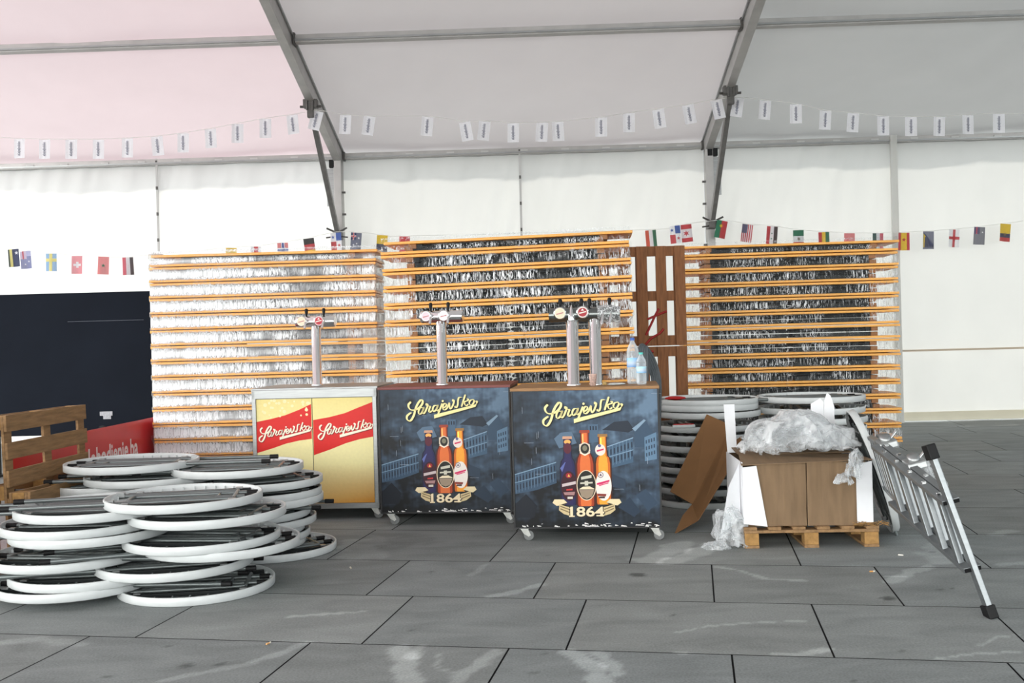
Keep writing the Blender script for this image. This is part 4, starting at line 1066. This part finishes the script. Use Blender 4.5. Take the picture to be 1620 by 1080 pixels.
RED = (.45, .02, .04); IV = (.75, .66, .5); WHT = (.85, .85, .85)
tower_t(502, 8.95, -.18, .18, 'chrome T-shaped beer tower with cream and red badges on the yellow bar', [(-.105, IV, (.8, .7, .55)), (.055, RED, (.7, .5, .5))], R(-9))
tower_t(700, 8.35, -.17, .19, 'chrome T-shaped beer tower with two white badges on the middle bar', [(-.105, (.75, .6, .66), WHT), (.045, WHT, WHT)], R(-12))
# twin column tower on the right bar
p3 = at(923, 600, 7.62)
root = empty('beer_tower', (p3.x, p3.y, TOPZ), R(-8)); hz = .53
for x in (-.075, .095):
    c = MB(); c.lathe([(.056, 0), (.056, .01), (.046, .014), (.046, hz - .045), (.038, hz - .03), (.030, hz), (.001, hz)], CHROME, 28, (x, 0, 0)); c.build('column', root)
h = MB(); h.tube([(-.245, 0, hz), (.285, 0, hz)], .052, mat('dark_polished_steel', (120, 124, 122), .25, .9, var=.1, scale=8), 24); h.box(.02, -.02, hz + .01, .5, .012, .012, CHROME); h.build('tap_bar', root)
c = MB(); c.lathe([(.03, -.02), (.03, .02), (.012, .06), (.004, .09), (.001, .092)], CHROME, 14, (-.075, -.03, hz - .02)); c.build('finial', root)
medallion(root, -.158, hz + .012, -.062, (.72, .66, .48), (.8, .75, .6), 0); medallion(root, .012, hz + .015, -.062, (.35, .02, .03), (.75, .68, .65), 0)
for x in (-.16, .0, .06, .21): tap(root, x, 0, hz + .048, 0)
n = MB()
for x in (.16, .22): n.tube([(x, -.03, hz), (x + .005, -.1, hz - .01), (x - .01, -.11, hz - .08)], .010, CHROME, 10)
n.build('spout', root)
m_ = MB(); nn = 26; V_ = []; Fc = []
for j in range(12):
    for i in range(nn):
        a = 2 * math.pi * i / nn; x = .12 + .17 * j / 11
        r = .062 + .016 * noise.noise(Vector((x * 30, math.cos(a) * 3, math.sin(a) * 3)))
        V_.append((x, r * math.cos(a), hz + r * math.sin(a) - .01 * (j > 8)))
Fc = [(j * nn + i, j * nn + (i + 1) % nn, (j + 1) * nn + (i + 1) % nn, (j + 1) * nn + i) for j in range(11) for i in range(nn)]
FILM_B = film_mat('bag_film', base=.1, amp=.7, sc=(60, 60, 60), lo=.5, hi=.62, use_gap=False)
m_.add(V_, Fc, FILM_B, smooth=True); m_.build('film_wrap', root)['label'] = 'clear plastic wrapped round the right end of the tap bar'
tag(root, 'twin column chrome beer tower with long horizontal tap bar on the right bar', 'beer tap tower')

# ------------------------------------------------------------------ things on the right bar
CLEAR = bpy.data.materials.new('clear_plastic'); CLEAR.use_nodes = True
_t = CLEAR.node_tree; _b = _t.nodes['Principled BSDF']; _b.inputs['Base Color'].default_value = (.80, .86, .9, 1); _b.inputs['Roughness'].default_value = .08
_tp = _t.nodes.new('ShaderNodeBsdfTransparent'); _tp.inputs[0].default_value = (.93, .96, .98, 1); _mx = _t.nodes.new('ShaderNodeMixShader')
_lw = _t.nodes.new('ShaderNodeLayerWeight'); _lw.inputs[0].default_value = .45; _mr = _t.nodes.new('ShaderNodeMapRange'); _mr.inputs[3].default_value = .22; _mr.inputs[4].default_value = .95
_t.links.new(_lw.outputs['Facing'], _mr.inputs[0]); _t.links.new(_mr.outputs[0], _mx.inputs[0]); _t.links.new(_tp.outputs[0], _mx.inputs[1]); _t.links.new(_b.outputs[0], _mx.inputs[2])
_t.links.new(_mx.outputs[0], _t.nodes['Material Output'].inputs[0])
def water_bottle(px, D, h_, r, capc, labc, lb):
    p = at(px, 600, D); root = empty('water_bottle', (p.x, D, TOPZ))
    q = MB(); pr_ = [(.001, 0), (r * .85, .0), (r, .012)]
    n = 12
    for k in range(n): z = .012 + (h_ * .66) * k / n; pr_ += [(r, z + .004), (r * .965, z + h_ * .66 / n * .5)]
    pr_ += [(r, h_ * .68), (r * .9, h_ * .76), (r * .55, h_ * .86), (.014, h_ * .92), (.014, h_ * .95)]
    q.lathe(pr_, CLEAR, 28); q.build('bottle_body', root)
    q = MB(); q.lathe([(.016, h_ * .94), (.017, h_), (.001, h_ * 1.002)], mat('cap_' + lb[:5], capc, .4), 18); q.build('cap', root)
    q = MB(); z0, z1 = h_ * .36, h_ * .56; N_ = 28
    V_ = [((r + .001) * math.cos(2 * math.pi * k / N_), (r + .001) * math.sin(2 * math.pi * k / N_), z) for z in (z0, (z0 * .55 + z1 * .45), z1) for k in range(N_)]
    cs = [srgb(labc)] * N_ + [srgb((200, 215, 235))] * N_ + [srgb(tuple(min(255, c + 60) for c in labc))] * N_
    q.add(V_, [(j * N_ + k, j * N_ + (k + 1) % N_, (j + 1) * N_ + (k + 1) % N_, (j + 1) * N_ + k) for j in range(2) for k in range(N_)], PRINT, vcol=cs, smooth=True); q.build('paper_label', root)
    tag(root, lb, 'bottle')
water_bottle(1002, 7.62, .345, .046, (70, 110, 190), (90, 150, 210), 'large clear plastic water bottle with blue cap on the right bar')
water_bottle(1015, 7.46, .235, .037, (90, 200, 190), (120, 180, 225), 'small clear plastic water bottle with pale teal cap in front of the large one')
p = at(938, 600, 7.42); q = MB(); q.lathe([(.001, .002), (.021, 0), (.030, .085), (.032, .088), (.029, .087), (.020, .004), (.001, .004)], mat('patterned_paper_cup', (206, 178, 168), .6, var=.35, scale=60), 24)
o = q.build('paper_cup'); o.location = (p.x, p.y, TOPZ); tag(o, 'small pinkish patterned paper cup standing on the right bar before the second column', 'cup')
def crumple(name, loc, sx, sy, sz, m_, seed, lb, cat, sub=3, amp=.35, fr=1.5):
    b = bmesh.new(); bmesh.ops.create_icosphere(b, subdivisions=sub, radius=1)
    for v in b.verts:
        n_ = v.co.normalized(); k = 1 + amp * noise.fractal(n_ * fr + Vector((seed, 0, 0)), .9, 2.1, 4)
        v.co = Vector((n_.x * sx * k, n_.y * sy * k, max(-.98 * sz, n_.z * sz * k) + sz))
    q = MB(); b.verts.ensure_lookup_table(); q.add([tuple(v.co) for v in b.verts], [[v.index for v in f.verts] for f in b.faces], m_, smooth=sub > 4); b.free()
    o = q.build(name); o.location = loc
    if lb: tag(o, lb, cat)
    return o
p = at(956, 600, 7.44); crumple('food_scrap', (p.x, p.y, TOPZ), .02, .018, .014, mat('yellowish_scrap', (178, 150, 96), .7, var=.3, scale=80), 3, 'small yellowish crumpled scrap beside the paper cup on the right bar', 'scrap')
p = at(975, 600, 7.45); crumple('plastic_lid', (p.x, p.y, TOPZ), .068, .045, .009, mat('pale_lid', (205, 212, 212), .35, var=.15, scale=50), 9, 'flat pale crumpled wrapper lying on the right bar before the bottles', 'wrapper', amp=.2)

# hoses hanging behind the right bar
for k in range(5):
    q = MB(); P = catmull([at(1012 + k * 3, 608, 8.05), at(1010 + k * 3.5, 560 - k, 8.1), at(1016 + k * 2, 545 + k * 2, 8.15), at(1032 - k, 562 + k * 6, 8.18), at(1044 - k * 3, 600, 8.2), at(1044 - k * 3, 650, 8.2), at(1043 - k * 3, 700, 8.2)], 5)
    o0 = P[0].copy(); q.tube([a - o0 for a in P], .0115, mat('grey_hose', (78, 84, 88), .5, var=.1, scale=20), 8); o = q.build('beer_hose'); o.location = o0
    tag(o, 'grey beer line hose looping down behind the right bar, beside the bottles', 'hose', 'grey hoses behind the right bar')
# steel trolley frame behind the right bar
root = empty('steel_trolley', (1.1, 8.2, 0))
for x in (.02,):
    q = MB(); q.box(x, -.2, .55, .035, .035, .98, STEEL); q.build('upright', root)
    q = MB(); q.box(x, .2, .55, .035, .035, .98, STEEL); q.build('upright', root)
    q = MB(); q.box(-.38, -.2, .55, .035, .035, .98, STEEL); q.build('upright', root)
    q = MB(); q.box(-.38, .2, .55, .035, .035, .98, STEEL); q.build('upright', root)
q = MB(); q.box(-.18, 0, 1.04, .45, .45, .03, STEEL); q.build('top_shelf', root)
q = MB(); q.box(-.18, 0, .2, .42, .42, .02, STEEL); q.build('bottom_shelf', root)
for x in (.02, -.38):
    for y in (-.2, .2): q = MB(); q.lathe([(.001, -.012), (.03, -.012), (.03, .012), (.001, .012)], BLACKP, 16, (x, y, .031), axis=Matrix.Rotation(R(90), 3, 'X')); q.build('wheel', root)
tag(root, 'narrow grey steel trolley frame standing behind the right bar', 'trolley')
# red thing on the table pile
o = crumple('red_cushion', (px_x(1066, 8.75), 8.75, .906), .085, .08, .018, mat('red_cloth', (176, 20, 20), .6, var=.1), 2, 'flat bright red cloth lying on top of the table pile beside the right bar', 'cloth', amp=.15)
q = MB(); q.box(0, 0, 0, .19, .02, .022, WHITEP, bev=.003); q.box(0, 0, .014, .17, .018, .01, mat('red_cloth')); o = q.build('marker_strip'); o.location = (px_x(1078, 8.475), 8.475, .705)
tag(o, 'small red and white strip lying between rims of the table pile by the right bar', 'strip')

# ------------------------------------------------------------------ small pallet, cardboard box, film
pw = pallet(.78, .90, 6, .085, PALLETW, PALLETG)
pcx = (1.555 + 2.44) / 2; pyaw = math.atan2(-.05, .885)
PM4 = Matrix.Translation((pcx + .02, 7.24, 0)) @ Matrix.Rotation(pyaw, 4, 'Z')
pw.matrix_world = PM4 @ Matrix.Rotation(R(90), 4, 'Z'); tag(pw, 'small wooden pallet on the floor carrying the large cardboard box', 'pallet')
root = empty('cardboard_box', mtx=PM4 @ Matrix.Translation((-.02, 0, .145)))
bw, bd, bh = .86, .70, .435
def bulge_panel(x0, x1, z0, z1, y, m_, amp, seed, nx=16, nz=12, parent=None, name='side', t=.006):
    q = MB(); V_ = []
    for s_ in (0, 1):
        for j in range(nz + 1):
            for i in range(nx + 1):
                u = i / nx; v = j / nz; x = x0 + (x1 - x0) * u; z = z0 + (z1 - z0) * v
                d = amp * noise.noise(Vector((x * 5, z * 5, seed))) + amp * .6 * noise.noise(Vector((x * 14, z * 4, seed + 2)))
                V_.append((x, y + d + s_ * t, z))
    w1 = nx + 1; o_ = w1 * (nz + 1); Fc = []
    for j in range(nz):
        for i in range(nx):
            a = j * w1 + i; Fc.append((a, a + 1, a + w1 + 1, a + w1)); Fc.append((o_ + a, o_ + a + w1, o_ + a + w1 + 1, o_ + a + 1))
    q.add(V_, Fc, m_, smooth=False); return q.build(name, parent)
q = MB()
q.box(0, .005, .004, bw - .02, bd - .03, .006, CARD); q.box(0, bd / 2 - .003, bh / 2, bw - .01, .006, bh, CARD)
q.box(-bw / 2 + .004, 0, bh / 2, .006, bd - .02, bh, CARDW); q.box(bw / 2 - .004, 0, bh / 2, .006, bd - .02, bh, CARDW); q.build('box_body', root)
bulge_panel(-.345, -.0, .0, bh - .012, -bd / 2 - .002, CARD, .012, 3, parent=root, name='front_panel')
bulge_panel(.004, .40, .0, bh - .004, -bd / 2 - .010, CARD, .012, 5, parent=root, name='front_panel')
q = MB(); q.prism([(-.43, .02), (-.27, -.0), (-.335, bh - .02), (-.43, bh - .03)], -bd / 2 - .020, -bd / 2 - .014, CARDW, fr=lambda a, b, c: (a, c, b)); q.build('corner_board', root)['label'] = 'white cardboard corner'
q = MB(); q.prism([(.33, .02), (.437, .02), (.437, bh - .0), (.33, bh - .02)], -bd / 2 - .026, -bd / 2 - .020, CARDW, fr=lambda a, b, c: (a, c, b)); q.build('corner_board', root)['label'] = 'white cardboard corner'
# top flaps
q = MB(); q.add([(-.44, -bd / 2 - .03, bh - .01), (.44, -bd / 2 - .03, bh + .012), (.42, -.06, bh + .012), (-.40, -.04, bh + .03)], [(0, 1, 2, 3)], CARD); q.add([(-.44, -bd / 2 - .03, bh - .016), (.44, -bd / 2 - .03, bh + .006), (.42, -.06, bh + .006), (-.40, -.04, bh + .024)], [(3, 2, 1, 0)], CARD)
q.add([(-.44, -bd / 2 - .03, bh - .01), (.44, -bd / 2 - .03, bh + .012), (.44, -bd / 2 - .03, bh + .006), (-.44, -bd / 2 - .03, bh - .016)], [(0, 3, 2, 1)], CARD); q.build('top_flap', root)
q = MB(); q.box(0, .17, bh + .03, .80, .34, .006, CARD, Matrix.Rotation(R(4), 3, 'X')); q.build('top_flap', root)
q = MB(); q.prism([(-.01, -.06), (.06, -.06), (.05, .30), (-.03, .30)], 0, .006, CARDW, fr=lambda a, b, c: (-.42 + a, .27 + c, bh + .06 + b)); q.build('upright_flap', root)['label'] = 'white cardboard flap standing up at the back left'
q = MB(); q.prism([(-.015, -.04), (.065, -.04), (.075, .30), (.05, .33), (-.02, .29)], 0, .006, CARDW, fr=lambda a, b, c: (.21 + a, .27 + c, bh + .06 + b))
q.prism([(.065, -.04), (.15, -.04), (.15, .27), (.125, .35), (.10, .37), (.078, .31)], -.004, .002, CARDW, fr=lambda a, b, c: (.21 + a, .27 + c, bh + .06 + b)); q.build('upright_flap', root)['label'] = 'white cardboard flap standing up at the back middle'
q = MB(); P = [(-.44, bh - .01), (-.43, .03), (-.56, -.06), (-.60, -.02), (-.505, bh - .14)]
q.prism([(0, bh - .01), (0, .03), (-.15, -.05), (-.085, bh - .17)], 0, .006, CARDW, fr=lambda a, b, c: (-.435 + a, -.28 - abs(a) * .5 + c, b)); q.build('side_flap', root)['label'] = 'white cardboard flap hanging out at the left side'
tag(root, 'large open brown cardboard box with white corners on the small pallet', 'box')
# straw and splinters on the pallet's right end
q = MB(); rs = random.Random(4)
for k in range(26):
    x = .30 + rs.random() * .2; y = -.36 - rs.random() * .05; a = rs.uniform(-.6, .6); L_ = rs.uniform(.03, .09)
    q.box(x, y, .148 + rs.random() * .02, L_, .006, .003, PALLETG, Matrix.Rotation(a, 3, 'Y') @ Matrix.Rotation(rs.uniform(-1, 1), 3, 'Z'))
o = q.build('wood_splinters'); o.matrix_world = PM4; tag(o, 'pale wood splinters sticking out at the right end of the small pallet', 'splinters', kind='stuff')

FILM_H = film_mat('crumpled_film', base=.08, amp=.40, sc=(7, 7, 7), lo=.38, hi=.64, use_gap=False, patch=3.0, rough=.14, bstr=.25)
def film_heap(name, blobs, lb, base, zmin=None):
    q = MB()
    for (cx, cy, cz, sx, sy, sz, seed) in blobs:
        b = bmesh.new(); bmesh.ops.create_icosphere(b, subdivisions=5, radius=1)
        for v in b.verts:
            n_ = v.co.normalized()
            r1 = 1 - abs(noise.noise(n_ * 2.3 + Vector((seed, 1, 2)))) * 1.5; r2 = 1 - abs(noise.noise(n_ * 5.5 + Vector((seed, 7, 2)))) * 2; r3 = 1 - abs(noise.noise(n_ * 12 + Vector((seed, 4, 2)))) * 2
            k = .62 + .30 * r1 + .12 * r2 + .03 * r3
            v.co = Vector((cx + n_.x * sx * k, cy + n_.y * sy * k, cz + n_.z * sz * k))
            if zmin is not None and v.co.z < zmin: v.co.z = zmin
        b.verts.ensure_lookup_table(); q.add([tuple(v.co) for v in b.verts], [[v.index for v in f.verts] for f in b.faces], FILM_H, smooth=True); b.free()
    o = q.build(name); o.matrix_world = base; tag(o, lb, 'plastic film'); return o
BM = PM4 @ Matrix.Translation((-.02, 0, .145 + bh + .035))
def film_sheets(name, layers, lb, base, zmin=.002):
    q = MB()
    for (cx, cy, cz, sx, sy, hgt, rot, seed, amp) in layers:
        n = 56; V_ = []; Fc = []
        for j in range(n + 1):
            for i in range(n + 1):
                u = 2 * i / n - 1; v = 2 * j / n - 1; rr = math.hypot(u, v)
                p = Vector((u * 1.3, v * 1.3, seed * 3.7))
                f1 = 1 - 2 * abs(noise.noise(p * 1.5)); f2 = 1 - 2 * abs(noise.noise(p * 3.1 + Vector((5, 0, 0)))); f3 = 1 - 2 * abs(noise.noise(p * 6.5 + Vector((0, 9, 0))))
                dome = max(0, 1 - rr * rr) ** .7 if rr < 1 else 0
                z = hgt * (.25 + .75 * dome) + amp * (.75 * f1 + .42 * f2 + .10 * f3) - .10 * max(0, rr - .8)
                wx = amp * 1.3 * noise.noise(p * 2 + Vector((11, 0, 0))); wy = amp * 1.3 * noise.noise(p * 2 + Vector((0, 17, 0)))
                k = .80 + .2 * f1 if rr > .75 else 1.0
                x = u * sx * k + wx; y = v * sy * k + wy; c_, s_ = math.cos(rot), math.sin(rot)
                V_.append((cx + x * c_ - y * s_, cy + x * s_ + y * c_, max(zmin, cz + z)))
        w1 = n + 1
        for j in range(n):
            for i in range(n):
                if math.hypot(2 * i / n - 1, 2 * j / n - 1) < 1.12: Fc.append((j * w1 + i, j * w1 + i + 1, (j + 1) * w1 + i + 1, (j + 1) * w1 + i))
        q.add(V_, Fc, FILM_H, smooth=True)
    o = q.build(name); o.matrix_world = base; tag(o, lb, 'plastic film'); return o
film_sheets('crumpled_film', [(0, -.04, .02, .34, .27, .22, .2, 1, .05), (.06, 0, .0, .30, .25, .17, 1.2, 2, .06), (-.14, -.06, .0, .22, .22, .14, 2.2, 3, .05), (.2, -.05, .0, .22, .22, .15, .7, 4, .05),
                              (0, -.1, .0, .36, .2, .11, 0, 5, .05), (.05, -.02, .05, .2, .18, .19, 2.8, 6, .06), (.27, .02, .0, .16, .24, .11, .3, 7, .045), (-.24, -.1, .0, .15, .17, .08, .9, 8, .035), (.02, .0, .1, .26, .2, .1, 1.9, 9, .06)],
            'heap of crumpled clear plastic film lying on top of the cardboard box', BM)
film_sheets('crumpled_film', [(0, -.01, .0, .05, .035, .10, .4, 17, .03), (-.06, -.01, -.03, .06, .03, .05, 0, 18, .02), (.03, 0, .08, .035, .03, .09, 0, 19, .03)],
            'clear film spilling over the right front edge of the cardboard box', PM4 @ Matrix.Translation((.27, -.43, .47)), zmin=-.1)
film_sheets('crumpled_film', [(0, 0, .0, .11, .10, .24, 0, 27, .05), (.05, .02, 0, .11, .10, .15, 1, 28, .05), (-.02, -.05, 0, .12, .09, .09, 2, 29, .04), (-.12, -.08, 0, .10, .06, .03, 0, 30, .02)],
            'clumps of clear film on the floor at the lower left of the small pallet', Matrix.Translation((1.47, 6.98, 0)))
film_sheets('crumpled_film', [(0, 0, .0, .12, .12, .28, 0, 37, .05), (.05, .04, .1, .10, .1, .28, 1, 38, .05), (-.03, .02, .25, .09, .09, .22, 2, 39, .05)],
            'clear film bunched between the leaning table and the folded ladder', Matrix.Translation((2.98, 7.3, 0.0)))

# leaning folded cardboard sheet
pts = {'a': at(1118, 655, 8.28), 'b': at(1156, 672, 8.18), 'c': at(1095, 797, 7.86), 'd': at(1060, 777, 8.0), 'e': at(1162, 697, 8.02), 'f': at(1173, 690, 7.92), 'g': at(1170, 714, 7.86), 'h': at(1104, 823, 7.62), 'i': at(1067, 844, 7.48), 'j': at(1080, 815, 7.70), 'k': at(1118, 795, 7.72)}
root = empty('cardboard_sheet', (pts['i'].x, pts['i'].y, 0)); ro = Vector((pts['i'].x, pts['i'].y, 0))
def sheet(name, keys, col=CARD, t=.006):
    P = [pts[k] - ro for k in keys]; n_ = (P[1] - P[0]).cross(P[2] - P[0]).normalized()
    if n_.y > 0: n_ = -n_
    q = MB(); n = len(P); V_ = P + [p - n_ * t for p in P]
    Fc = [tuple(range(n)), tuple(range(n, 2 * n))[::-1]] + [(i, (i + 1) % n, n + (i + 1) % n, n + i) for i in range(n)]
    if (P[1] - P[0]).cross(P[2] - P[0]).y > 0: Fc = [f[::-1] for f in Fc]
    q.add(V_, Fc, col); q.build(name, root)
CARD2 = mat('brown_cardboard_inside', (132, 94, 58), 0.85, var=0.08, scale=4, bump=.15)
for nm_, ks_ in (('panel', 'abcd'), ('panel', 'beghc'), ('flap', 'efg'), ('flap', 'chij')): sheet(nm_, ks_, CARD2)
tag(root, 'large folded brown cardboard sheet leaning beside the right bar counter', 'cardboard')

# ------------------------------------------------------------------ folded aluminium ladder
LAD = mat('ladder_aluminium', (142, 146, 148), .36, .8, var=.08, scale=8, stretch=(1, 1, 6))
P0 = at(1507, 790, 5.22); P1 = at(1541, 896, 5.16); Q0 = at(1394, 703, 6.15)
t_ = (P1 - P0).normalized(); s_ = (Q0 - P0); Ls = s_.length; s_ = s_.normalized(); n_ = t_.cross(s_).normalized()
if n_.x < 0: n_ = -n_
wl = (P1 - P0).length
root = empty('folding_ladder', (P1.x, P1.y, 0)); ro = Vector((P1.x, P1.y, 0)); O = P0 - ro
def LP(a, b, c): return O + s_ * a + t_ * b + n_ * c
secs = [(0, -.042), (1, .008)]
for si, off in secs:
    for b in (0, wl):
        q = MB(); q.beam(LP(-.02, b, off), LP(Ls, b, off), .026, .044, LAD, up=n_, bev=.003)
        o = q.build('side_rail', root)
        c = MB(); c.beam(LP(-.027, b, off), LP(-.019, b, off), .018, .032, BLACKP, up=n_); c.build('end_plug', o)
    for k in range(5):
        a = .06 + si * .085 + k * (Ls - .22) / 4
        q = MB(); q.beam(LP(a, 0, off), LP(a, wl, off), .040, .030, LAD, up=n_, bev=.004)
        for b in (-.014, wl + .014): q.box(*LP(a, b, off), .02, .02, .02, CHROME)
        q.build('rung', root)
# further folded sections lying behind, dropping towards the leaning table
Q1 = LP(Ls + .03, 0, .03); s2 = Vector((.24, .85, -.05)).normalized()
def LP2(a, b, c): return Q1 + s2 * a + t_ * b + n_ * c
for si, off in ((0, 0.0), (1, .06)):
    for b in (0, wl):
        q = MB(); q.beam(LP2(0, b, off - .03), LP2(.80, b, off - .03), .026, .040, LAD, up=n_, bev=.003); q.build('side_rail', root)
    for k in range(4):
        q = MB(); q.beam(LP2(.08 + si * .06 + k * .2, 0, off - .03), LP2(.08 + si * .06 + k * .2, wl, off - .03), .028, .028, LAD, up=n_, bev=.004); q.build('rung', root)
for (a, b) in ((Ls, 0), (Ls, wl), (Ls * .56, -.01), (Ls * .56, wl + .01)):
    q = MB(); c = LP(a, b, .034); rt_ = Matrix((s_, t_, n_)).transposed()
    q.box(*c, .09, .045, .11, STEEL, rt_, bev=.008); q.lathe([(.001, -.02), (.032, -.02), (.036, 0), (.032, .02), (.001, .02)], STEEL, 18, tuple(LP(a, b - .03 * (1 if b < .1 else -1), .034)), axis=rt_ @ Matrix.Rotation(R(90), 3, 'X'))
    q.tube([c, LP(a + .01, b - .05 * (1 if b < .1 else -1), .11)], .008, CHROME, 8); q.build('hinge', root)
B0 = at(1476, 725, 5.24); B1 = at(1562, 958, 5.10)
q = MB(); q.beam(B0 - ro - n_ * 0, B1 - ro, .028, .058, LAD, up=(0, 1, 0), bev=.004); st = q.build('stabiliser_bar', root)
d = (B1 - B0).normalized()
for (a, b) in ((B0 - d * .075, B0 + d * .005), (B1 - d * .005, B1 + d * .062)):
    q = MB(); q.beam(a - ro, b - ro, .05, .078, BLACKP, up=(0, 1, 0), bev=.006); q.build('rubber_foot', st)
tag(root, 'folded aluminium ladder lying on its side with a stabiliser bar, right of the pallet', 'ladder')

# ------------------------------------------------------------------ litter
for (x, y, c, lb) in ((425, 1019, (224, 170, 110), 'orange tipped cigarette butt on the paving in front of the left table piles'), (1380, 905, (216, 160, 90), 'orange cigarette butt on the paving below the folded ladder'),
                      (1425, 879, (225, 222, 215), 'white scrap of paper on the paving right of the small pallet'), (555, 899, (200, 190, 170), 'pale scrap on the paving in front of the yellow bar')):
    g = gnd(x, y); q = MB(); q.tube([(-.016, 0, .005), (.004, 0, .005)], .0045, mat('scrap_%d' % x, c, .8), 8); q.tube([(.004, 0, .005), (.016, .002, .005)], .0045, mat('scrap_tip', (232, 228, 216), .8), 8)
    o = q.build('cigarette_butt' if 'butt' in lb else 'paper_scrap'); o.location = (g[0], g[1], .001); o.rotation_euler = (0, 0, random.uniform(0, 3)); tag(o, lb, 'litter')
